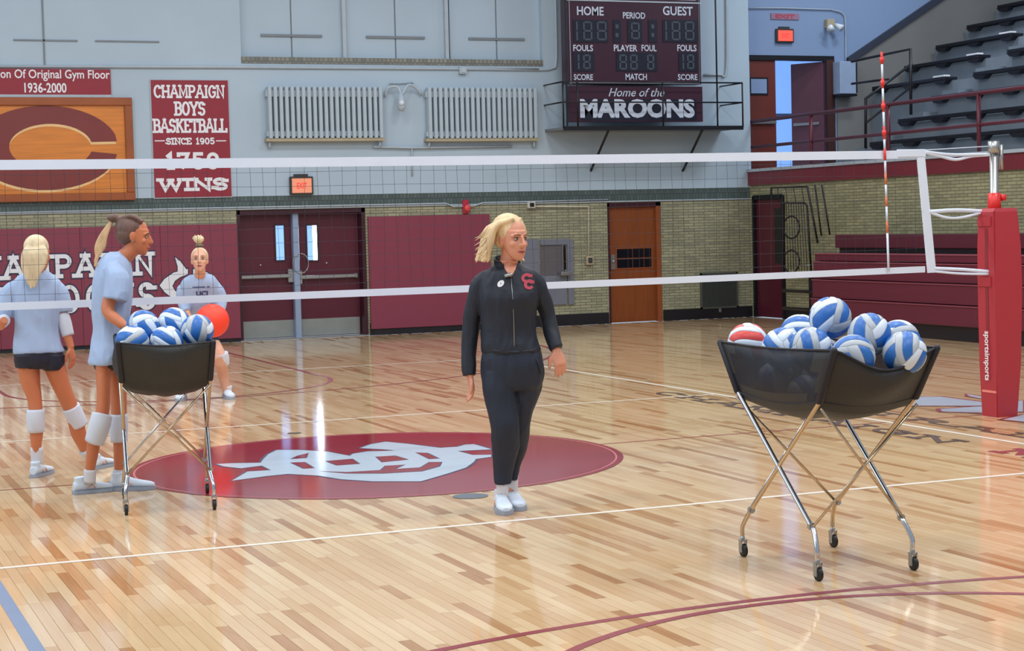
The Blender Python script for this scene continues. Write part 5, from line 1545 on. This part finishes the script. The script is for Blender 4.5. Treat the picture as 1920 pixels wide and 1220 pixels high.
# open neck: skin showing in the V, with necklace
bm = bmesh.new(); 
vp = [P(938, 488, -.09), P(972, 492, -.09), P(968, 505, -.10), P(957, 524, -.125), (P(946, 507, -.105))]
bm.free()
def vneck():
    bm = bmesh.new(); q = [(939, 490), (972, 492), (968, 506), (959, 523), (948, 508)]
    f = bm.faces.new([bm.verts.new(P(x, y, -.4)) for x, y in q])
    bmesh.ops.triangulate(bm, faces=bm.faces); bmesh.ops.subdivide_edges(bm, edges=bm.edges[:], cuts=5, use_grid_fill=True)
    me = bpy.data.meshes.new('neck_opening'); bm.to_mesh(me); bm.free()
    o = bpy.data.objects.new('neck_opening', me); COL.objects.link(o)
    return o
o = vneck(); g = jacket.data; bv = BVHTree.FromPolygons([v.co for v in g.vertices], [p.vertices for p in g.polygons])
for v in o.data.vertices:
    h = bv.ray_cast(Vector((v.co.x, -1.0, v.co.z)), Y3)
    v.co = (h[0]-Y3*.003) if h[0] is not None else Vector((v.co.x, -.07, v.co.z))
o.data.materials.append(M_SKIN); o.parent = jacket; o.data.shade_smooth()
def cpt(px, py, off=.006):
    q = P(px, py, -.4); h = bv.ray_cast(Vector((q.x, -1, q.z)), Y3); return (h[0] if h[0] is not None else Vector((q.x, -.08, q.z)))-Y3*off
bm = bmesh.new(); cc_ = P(951, 494, .012); rws = []
for i in range(25):
    a_ = math.radians(-14)+math.radians(268)*i/24
    back = .5-.5*math.cos((i/24)*2*PI)
    dr = Vector((math.cos(a_), math.sin(a_), 0))
    rws.append([bm.verts.new(cc_+dr*.086+Vector((0, 0, -.035-.02*(1-back)))), bm.verts.new(cc_+dr*.081+Vector((0, 0, .0))), bm.verts.new(cc_+dr*.080+Vector((0, 0, .012+.04*back)))])
for a_, b_ in zip(rws, rws[1:]):
    for q_ in (0, 1): bm.faces.new((a_[q_], b_[q_], b_[q_+1], a_[q_+1]))
cl_ = newobj('collar', bm, M_JACKET, jacket, True); md_ = cl_.modifiers.new('t', 'SOLIDIFY'); md_.thickness = .008
tubeo('zipper', M_METAL, jacket, [cpt(959, 524, .003), cpt(962, 560, .003), cpt(964, 600, .003), cpt(965, 655, .003)], .0022, 5)
tubeo('lanyard_badge', M_METAL, jacket, [cpt(947, 520, .012), cpt(954, 518, .016), cpt(961, 517, .014)], .011, 8)
decal(F, jacket, 'white_logo', 'O', (933, 527, 941, 540), M_WPRINT, 's', sw=.4, serif=0, slant=.35)
decal(F, jacket, 'red_emblem', 'C', (981, 514, 997, 533), M_REDEMB, 's', sw=.3, serif=.3)
decal(F, jacket, 'red_emblem', 'C', (986, 526, 1001, 545), M_REDEMB, 's', sw=.3, serif=.3)
# joggers
bm = bmesh.new()
vloft(bm, F, [(650, 905, 1011, 0, .115), (665, 903, 1015, 0, .125), (685, 902, 1019, 0, .13), (705, 903, 1020, .01, .13), (722, 908, 1016, .01, .115), (730, 914, 1010, .01, .09)])
vloft(bm, F, [(695, 904, 968, 0, .11), (725, 905, 967, -.01, .105), (760, 912, 970, -.03, .09), (795, 919, 973, -.05, .08), (825, 922, 974, -.03, .078), (850, 924, 971, .0, .072), (880, 926, 962, .02, .058), (898, 927, 959, .02, .05), (906, 928, 957, .02, .046)])
vloft(bm, F, [(695, 955, 1018, .03, .11), (725, 955, 1016, .04, .105), (760, 956, 1004, .05, .088), (795, 957, 995, .07, .078), (825, 957, 990, .1, .074), (850, 956, 985, .14, .068), (875, 954, 976, .16, .054), (898, 948, 971, .15, .05)])
pants = finish('joggers', bm, M_PANTS, R0, .006, 3, fold=.005, fscale=10)
tubeo('waistband', M_JACKET, pants, [cpt(905, 660, -.01), cpt(930, 664, .0), cpt(965, 666, .0), cpt(1000, 664, .0), cpt(1012, 660, -.01)], .008, 8)
tubeo('pocket_seam', M_JACKET, pants, [P(1006, 672, -.09), P(1014, 700, -.07)], .003, 5)
for x_, y_, d_ in ((942, 905, .02), (960, 898, .15)):
    bm = bmesh.new(); limb(bm, [(P(x_, y_-8, d_), .040), (P(x_, y_+28, d_), .036)]); newobj('sock', bm, M_SOCK, R0, True)
shoe(R0, P(938, 940, .06), P(948, 958, -.18), k)
shoe(R0, P(960, 940, .20), P(974, 950, -.03), k)
# hair: smooth crown and a swept back bob
def crown(bm, M, front=.062, side=.082, low=.085):
    ell(bm, M, (0, -.030, .160), (side, .096, .088), 20)
    ell(bm, M, (0, -.045, .125), (side*.97, .075, .075), 16)
bm = bmesh.new(); crown(bm, Mh, side=.088); ell(bm, Mh, (0, -.036, .168), (.087, .100, .088), 20)
T = lambda x, y, z: Mh @ Vector((x, y, z))
rr = random.Random(2)
pth = []
for i in range(30):   # locks falling on the near (camera) side and swept back to the left of the picture
    a = i/29
    st = T(.02-.04*a, .045-.10*a, .225-.008*a)
    m1 = P(929-13*a+rr.uniform(-1.5, 1.5), 424+5*a, -.10+.17*a); m2 = P(919-13*a+rr.uniform(-2, 2), 455+rr.uniform(-2, 2), -.10+.19*a); e = P(918-24*a+rr.uniform(-3, 3), 488+rr.uniform(-6, 5), -.075+.16*a)
    pth.append(([st, m1, m2, e], [.016, .021, .020, .005]))
for i in range(8):    # far side
    a = i/7
    pth.append(([T(-.03, .03-.08*a, .228), T(-.082, .01-.06*a, .15), T(-.083, -.02-.04*a, .06), P(978+rr.uniform(-2, 6), 487+rr.uniform(-3, 3), .02)], [.012, .014, .012, .004]))
locks(bm, pth)
hair = finish('hair', bm, M_BLONDE, R0, .0045, 1)
bm = bmesh.new()
for i in range(14):
    y0 = rr.uniform(440, 485); tube(bm, [P(915+rr.uniform(-4, 6), y0-18, -.1), P(903+rr.uniform(-4, 4), y0, -.09), P(893+rr.uniform(-4, 4), y0+6+rr.uniform(-3, 3), -.08)], 1, 5, radii=[.004, .004, .001])
newobj('loose_strands', bm, M_BLONDE, hair, True)

# ---------------------------------------------------------------- player from behind
F = Fig(AZ(76, 892), 'blonde ponytailed player seen from behind in grey tee and black shorts')
P = F.P; R0 = F.root; k = 1.03
Mh = headM(P(72, 506, -.03), math.radians(152), math.radians(4), k)
bm = bmesh.new(); head_geo(bm, Mh, P(68, 518, .0))
vloft(bm, F, [(512, 48, 90, 0, .05), (524, 30, 105, 0, .07), (550, 26, 110, 0, .09), (600, 32, 108, 0, .085), (640, 34, 108, 0, .09), (668, 31, 114, 0, .11), (690, 33, 108, 0, .09)])
limb(bm, [(P(30, 540, 0), .04), (P(6, 590, .02), .04), (P(0, 610, -.02), .036), (P(8, 600, -.15), .028)])
limb(bm, [(P(108, 540, 0), .04), (P(116, 588, .02), .042), (P(124, 622, .0), .036), (P(133, 652, -.02), .026)])
hand_geo(bm, P(132, 650, -.02), P(140, 690, -.03)-P(132, 650, -.02), Vector((-.5, -.8, 0)), k, .45)
vloft(bm, F, [(668, 30, 76, 0, .09), (690, 32, 75, 0, .085), (720, 39, 76, 0, .075), (750, 51, 79, 0, .062), (785, 54, 81, -.01, .058), (815, 56, 81, .0, .058), (835, 58, 78, .0, .05), (862, 61, 77, .01, .036), (880, 63, 77, .01, .036)])
vloft(bm, F, [(668, 74, 120, 0, .09), (690, 82, 124, 0, .085), (720, 95, 132, .02, .075), (750, 110, 143, .04, .062), (785, 125, 156, .07, .058), (815, 133, 163, .12, .058), (840, 147, 173, .17, .05), (862, 160, 180, .22, .036), (878, 172, 188, .22, .036)])
body = finish('body', bm, M_SKIN_T, R0, .0052, 2, post=face_post(Mh)); face_bits(Mh, body)
bm = bmesh.new()
vloft(bm, F, [(508, 52, 86, 0, .06), (514, 40, 97, 0, .08), (522, 28, 107, 0, .095), (534, 20, 115, 0, .105), (560, 23, 114, 0, .12), (590, 26, 112, 0, .115), (620, 27, 111, 0, .112), (645, 25, 116, 0, .12), (657, 25, 121, 0, .125), (661, 26, 121, 0, .12)])
limb(bm, [(P(38, 535, 0), .050), (P(20, 548, .01), .062), (P(10, 578, .02), .072), (P(7, 592, .02), .070)])
limb(bm, [(P(98, 535, 0), .050), (P(111, 548, .01), .060), (P(118, 575, .02), .066), (P(119, 584, .02), .062)])
tee = finish('tee_shirt', bm, M_TEE, R0, .006, 3, fold=.005, fscale=9)
bm = bmesh.new()
vloft(bm, F, [(648, 29, 116, 0, .118), (665, 27, 119, 0, .125), (678, 27, 121, 0, .122), (690, 38, 114, 0, .1)])
vloft(bm, F, [(665, 26, 80, 0, .114), (688, 29, 77, 0, .106)]); vloft(bm, F, [(665, 70, 121, 0, .112), (682, 76, 122, 0, .110), (693, 80, 118, 0, .10)])
finish('shorts', bm, M_SHORTS, R0, .006, 3, fold=.003)
bm = bmesh.new(); limb(bm, [(P(9, 592, .02), .047), (P(2, 603, -.01), .050), (P(8, 600, -.10), .044)]); newobj('elbow_pad', bm, M_KPAD, R0, True)
bm = bmesh.new(); limb(bm, [(P(116, 588, .02), .049), (P(121, 606, .01), .052), (P(128, 629, .0), .044)]); newobj('elbow_pad', bm, M_KPAD, R0, True)
bm = bmesh.new(); vloft(bm, F, [(767, 50, 84, -.01, .07), (788, 49, 84, -.015, .072), (810, 52, 84, .0, .068)]); newobj('knee_pad', bm, M_KPAD, R0, True)
bm = bmesh.new(); limb(bm, [(P(132, 762, .05), .068), (P(141, 780, .07), .068), (P(149, 797, .09), .064)]); newobj('knee_pad', bm, M_KPAD, R0, True)
bm = bmesh.new(); limb(bm, [(P(69, 838, .005), .047), (P(70, 872, .01), .044)]); newobj('sock', bm, M_SOCK, R0, True)
bm = bmesh.new(); limb(bm, [(P(158, 842, .17), .048), (P(182, 872, .22), .044)]); newobj('sock', bm, M_SOCK, R0, True)
shoe(R0, P(66, 888, -.06), P(92, 888, .12), k*.95); shoe(R0, P(180, 880, .20), P(206, 880, .36), k*.95)
bm = bmesh.new(); crown(bm, Mh, side=.084)
pth = []
top = P(67, 452, -.02)
for i in range(26):
    a = i/25; x_ = 44+38*a
    pth.append(([top+Vector((rr.uniform(-.02, .02), 0, .0)), P(x_+8-10*abs(a-.5), 470, -.15), P(x_-2+rr.uniform(-3, 3), 500, -.16), P(50+12*a+rr.uniform(-4, 6), 528+rr.uniform(-10, 14), -.15)], [.016, .018, .016, .004]))
pth.append(([P(64, 447, -.03), P(70, 450, -.05), P(74, 462, -.09)], [.012, .03, .03])); locks(bm, pth)
hair = finish('hair', bm, M_BLONDE2, R0, .005, 1)
bm = bmesh.new(); tube(bm, [P(66, 455, -.1)+Vector((.03*math.cos(t), .02*math.sin(t), .01*math.sin(t))) for t in [i*PI/6 for i in range(13)]], .006, 6); newobj('hair_tie', bm, M_SHORTS, hair, True)

# ---------------------------------------------------------------- player in profile
F = Fig(AZ(205, 921), 'tall player in profile with brown ponytail, in long grey tee beside left cart')
P = F.P; R0 = F.root; k = 1.06
Mh = headM(P(250, 477, -.01), math.radians(84), math.radians(6), k*1.02)
bm = bmesh.new(); head_geo(bm, Mh, P(212, 497, .02))
vloft(bm, F, [(487, 192, 228, .02, .06), (500, 186, 240, .02, .12), (530, 182, 246, .02, .15), (570, 184, 242, .02, .15), (610, 186, 232, .02, .13), (640, 182, 226, .02, .14), (690, 180, 232, .02, .15)])
limb(bm, [(P(216, 512, -.14), .052), (P(206, 560, -.16), .047), (P(203, 584, -.18), .042), (P(222, 602, -.24), .036), (P(236, 613, -.28), .028)])
limb(bm, [(P(220, 512, .17), .052), (P(224, 580, .2), .042), (P(240, 612, .1), .03)])
hand_geo(bm, P(234, 612, -.28), P(252, 622, -.30)-P(234, 612, -.28), Vector((.2, -.2, 1)), k, .5)
hand_geo(bm, P(240, 612, .1), P(262, 626, .02)-P(240, 612, .1), Vector((.2, -.2, 1)), k, .5)
vloft(bm, F, [(660, 180, 213, -.06, .07), (690, 179, 209, -.07, .078), (730, 181, 207, -.09, .07), (765, 180, 206, -.10, .062), (800, 168, 200, -.1, .06), (830, 163, 189, -.08, .058), (855, 161, 184, -.07, .05), (882, 160, 178, -.06, .037), (905, 158, 176, -.06, .036)])
vloft(bm, F, [(660, 202, 232, .08, .07), (690, 204, 236, .09, .078), (730, 206, 238, .1, .07), (765, 208, 238, .1, .062), (800, 208, 238, .09, .06), (830, 212, 238, .08, .058), (855, 213, 235, .07, .05), (882, 214, 232, .06, .037), (905, 213, 231, .06, .036)])
body = finish('body', bm, M_SKIN_T, R0, .0055, 2, post=face_post(Mh)); face_bits(Mh, body)
bm = bmesh.new()
vloft(bm, F, [(473, 204, 229, .02, .075), (479, 195, 238, .02, .10), (488, 187, 243, .02, .14), (500, 181, 246, .02, .17), (520, 175, 248, .02, .185), (555, 172, 248, .02, .18), (590, 173, 244, .02, .165), (615, 175, 236, .02, .155), (640, 171, 234, .02, .165), (665, 168, 240, .02, .20), (676, 166, 243, .02, .205), (681, 167, 242, .02, .20)])
limb(bm, [(P(212, 503, -.10), .068), (P(220, 520, -.15), .080), (P(219, 545, -.17), .080), (P(216, 562, -.18), .076)])
limb(bm, [(P(216, 503, .14), .068), (P(222, 525, .19), .076), (P(222, 560, .2), .070)])
finish('tee_shirt', bm, M_TEE, R0, .006, 3, fold=.006, fscale=8)
bm = bmesh.new(); vloft(bm, F, [(650, 174, 226, .02, .155), (672, 173, 236, .02, .165), (684, 175, 238, .02, .16), (692, 178, 236, .02, .14)]); finish('shorts', bm, M_SHORTS, R0, .006, 2)
bm = bmesh.new(); limb(bm, [(P(192, 776, -.1), .070), (P(186, 800, -.11), .073), (P(177, 828, -.09), .066)]); newobj('knee_pad', bm, M_KPAD, R0, True)
bm = bmesh.new(); vloft(bm, F, [(776, 206, 239, .09, .07), (800, 205, 240, .08, .072), (828, 207, 239, .08, .066)]); newobj('knee_pad', bm, M_KPAD, R0, True)
bm = bmesh.new(); limb(bm, [(P(169, 880, -.06), .043), (P(168, 905, -.06), .04)]); newobj('sock', bm, M_SOCK, R0, True)
bm = bmesh.new(); limb(bm, [(P(223, 880, .06), .043), (P(222, 905, .06), .04)]); newobj('sock', bm, M_SOCK, R0, True)
M_NAVACC = mat('navy_shoe_accent', (70, 84, 140), .5)
shoe(R0, P(148, 915, -.04), P(204, 915, .02), k*.95); shoe(R0, P(214, 915, .03), P(284, 915, -.02), k*1.0)
bm = bmesh.new(); crown(bm, Mh, side=.080)
kn = P(208, 415, .0)
pth = []
for i in range(10):
    a = i/9
    pth.append(([Mh @ Vector((.05-.1*a, .045, .205)), Mh @ Vector((.06-.12*a, -.02, .236)), Mh @ Vector((.03-.06*a, -.085, .22)), kn], [.014, .016, .014, .012]))
locks(bm, pth)
ell(bm, Matrix.Translation(P(214, 408, .0)), (0, 0, 0), (.05, .035, .028), 12)
hair = finish('hair', bm, M_BROWNH, R0, .005, 1)
bm = bmesh.new(); pth = []
for i in range(16):
    a = i/15
    pth.append(([P(209, 416, .0), P(199-8*a, 440, -.02), P(193-12*a+rr.uniform(-2, 2), 465, -.04), P(176+10*a*rr.random(), 494+rr.uniform(-6, 8), -.06)], [.014, .015, .013, .003]))
locks(bm, pth); finish('ponytail', bm, M_BLONDTIP, hair, .005, 1).parent = hair
bm = bmesh.new(); ell(bm, Mh, (.079, -.002, .084), (.004, .004, .004), 8); newobj('earring', bm, M_METAL, body, True)

# ---------------------------------------------------------------- far player
F = Fig(AZ(388, 748), 'blonde player with topknot facing camera, bent forward behind left cart')
P = F.P; R0 = F.root; k = 1.08
Mh = headM(P(375, 511, -.30), math.radians(-2), math.radians(-12), k*1.03)
bm = bmesh.new(); head_geo(bm, Mh, P(375, 522, -.15))
vloft(bm, F, [(515, 356, 396, -.14, .06), (526, 342, 408, -.13, .10), (550, 340, 412, -.08, .12), (580, 344, 408, 0, .12), (610, 346, 404, .06, .12), (640, 345, 408, .12, .13), (655, 350, 404, .12, .11)])
limb(bm, [(P(350, 540, -.1), .04), (P(345, 565, -.08), .04), (P(353, 588, -.22), .028)])
limb(bm, [(P(402, 540, -.1), .04), (P(414, 565, -.08), .04), (P(411, 590, -.2), .028)])
hand_geo(bm, P(354, 588, -.22), P(366, 606, -.27)-P(354, 588, -.22), Vector((-.3, -.6, .6)), k, .5)
hand_geo(bm, P(411, 590, -.2), P(406, 606, -.25)-P(411, 590, -.2), Vector((.3, -.6, .6)), k, .5)
limb(bm, [(P(362, 645, .1), .10), (P(350, 680, -.1), .075), (P(346, 715, .02), .055), (P(340, 742, .04), .036)])
limb(bm, [(P(395, 645, .1), .10), (P(412, 672, -.1), .075), (P(419, 705, .02), .055), (P(426, 738, .04), .036)])
body = finish('body', bm, M_SKIN_F, R0, .0065, 2, post=face_post(Mh)); face_bits(Mh, body)
bm = bmesh.new()
vloft(bm, F, [(515, 354, 396, -.14, .07), (522, 344, 404, -.14, .11), (536, 337, 411, -.11, .14), (560, 338, 413, -.05, .15), (590, 341, 410, .02, .14), (615, 342, 407, .08, .14), (630, 342, 408, .1, .14)])
limb(bm, [(P(353, 535, -.11), .055), (P(343, 545, -.1), .064), (P(343, 562, -.09), .062), (P(350, 584, -.19), .046)])
limb(bm, [(P(398, 535, -.11), .055), (P(408, 545, -.1), .064), (P(414, 564, -.09), .062), (P(411, 586, -.18), .046)])
tee = finish('long_sleeve_shirt', bm, M_TEE, R0, .007, 3, fold=.006, fscale=8)
decal(F, tee, 'shirt_print', 'UCI', (368, 546, 390, 556), M_NAVYTXT, 'f', bold=.04)
decal(F, tee, 'shirt_print', '-', (354, 535, 400, 543), M_NAVYTXT, 's', sw=.22, serif=0)
bm = bmesh.new(); vloft(bm, F, [(622, 344, 406, .1, .135), (650, 340, 416, .08, .15), (662, 342, 416, .04, .13)]); finish('shorts', bm, M_SHORTS, R0, .007, 2)
for a_, b_ in ((P(350, 670, -.09), P(347, 692, -.06)), (P(413, 662, -.09), P(417, 684, -.06))):
    bm = bmesh.new(); limb(bm, [(a_, .082), ((a_+b_)/2, .084), (b_, .074)]); newobj('knee_pad', bm, M_KPAD, R0, True)
shoe(R0, P(344, 742, .12), P(336, 750, -.12), k); shoe(R0, P(424, 740, .10), P(433, 748, -.12), k)
for x_, y_ in ((341, 736), (427, 733)):
    bm = bmesh.new(); limb(bm, [(P(x_, y_-10, .04), .045), (P(x_, y_+6, .05), .042)]); newobj('sock', bm, M_SOCK, R0, True)
bm = bmesh.new(); ell(bm, Mh, (0, -.028, .155), (.080, .095, .089), 20)
bn = P(373, 456, -.22)
pth = []
for i in range(12):
    a = 2*PI*i/12; pth.append(([bn, bn+Vector((.035*math.cos(a), .03*math.sin(a), .04)), bn+Vector((.055*math.cos(a+.5)-.01, .04*math.sin(a), .07+.02*math.sin(a*2)))], [.02, .022, .006]))
locks(bm, pth); hair = finish('hair', bm, M_BLONDE2, R0, .006, 1)
bm = bmesh.new(); ell(bm, Matrix.Translation(P(374, 460, -.24)), (0, 0, 0), (.045, .04, .014), 12); newobj('hair_tie', bm, mat('olive_hair_tie', (110, 108, 84), .7), hair, True)
# bright ball held in front of her
c_ = F.root.matrix_basis @ P(398, 601, -.42)
bm = bmesh.new(); bmesh.ops.create_uvsphere(bm, u_segments=32, v_segments=20, radius=.172)
ob = newobj('playground_ball', bm, M_ORBALL, None, True, loc=c_); tag(ob, 'bright orange-red ball held low by the player with topknot', 'ball')
bm = bmesh.new(); tube(bm, [(0, 0, .171), (0, 0, .176)], .012, 10); newobj('valve', bm, M_RED_DK, ob)
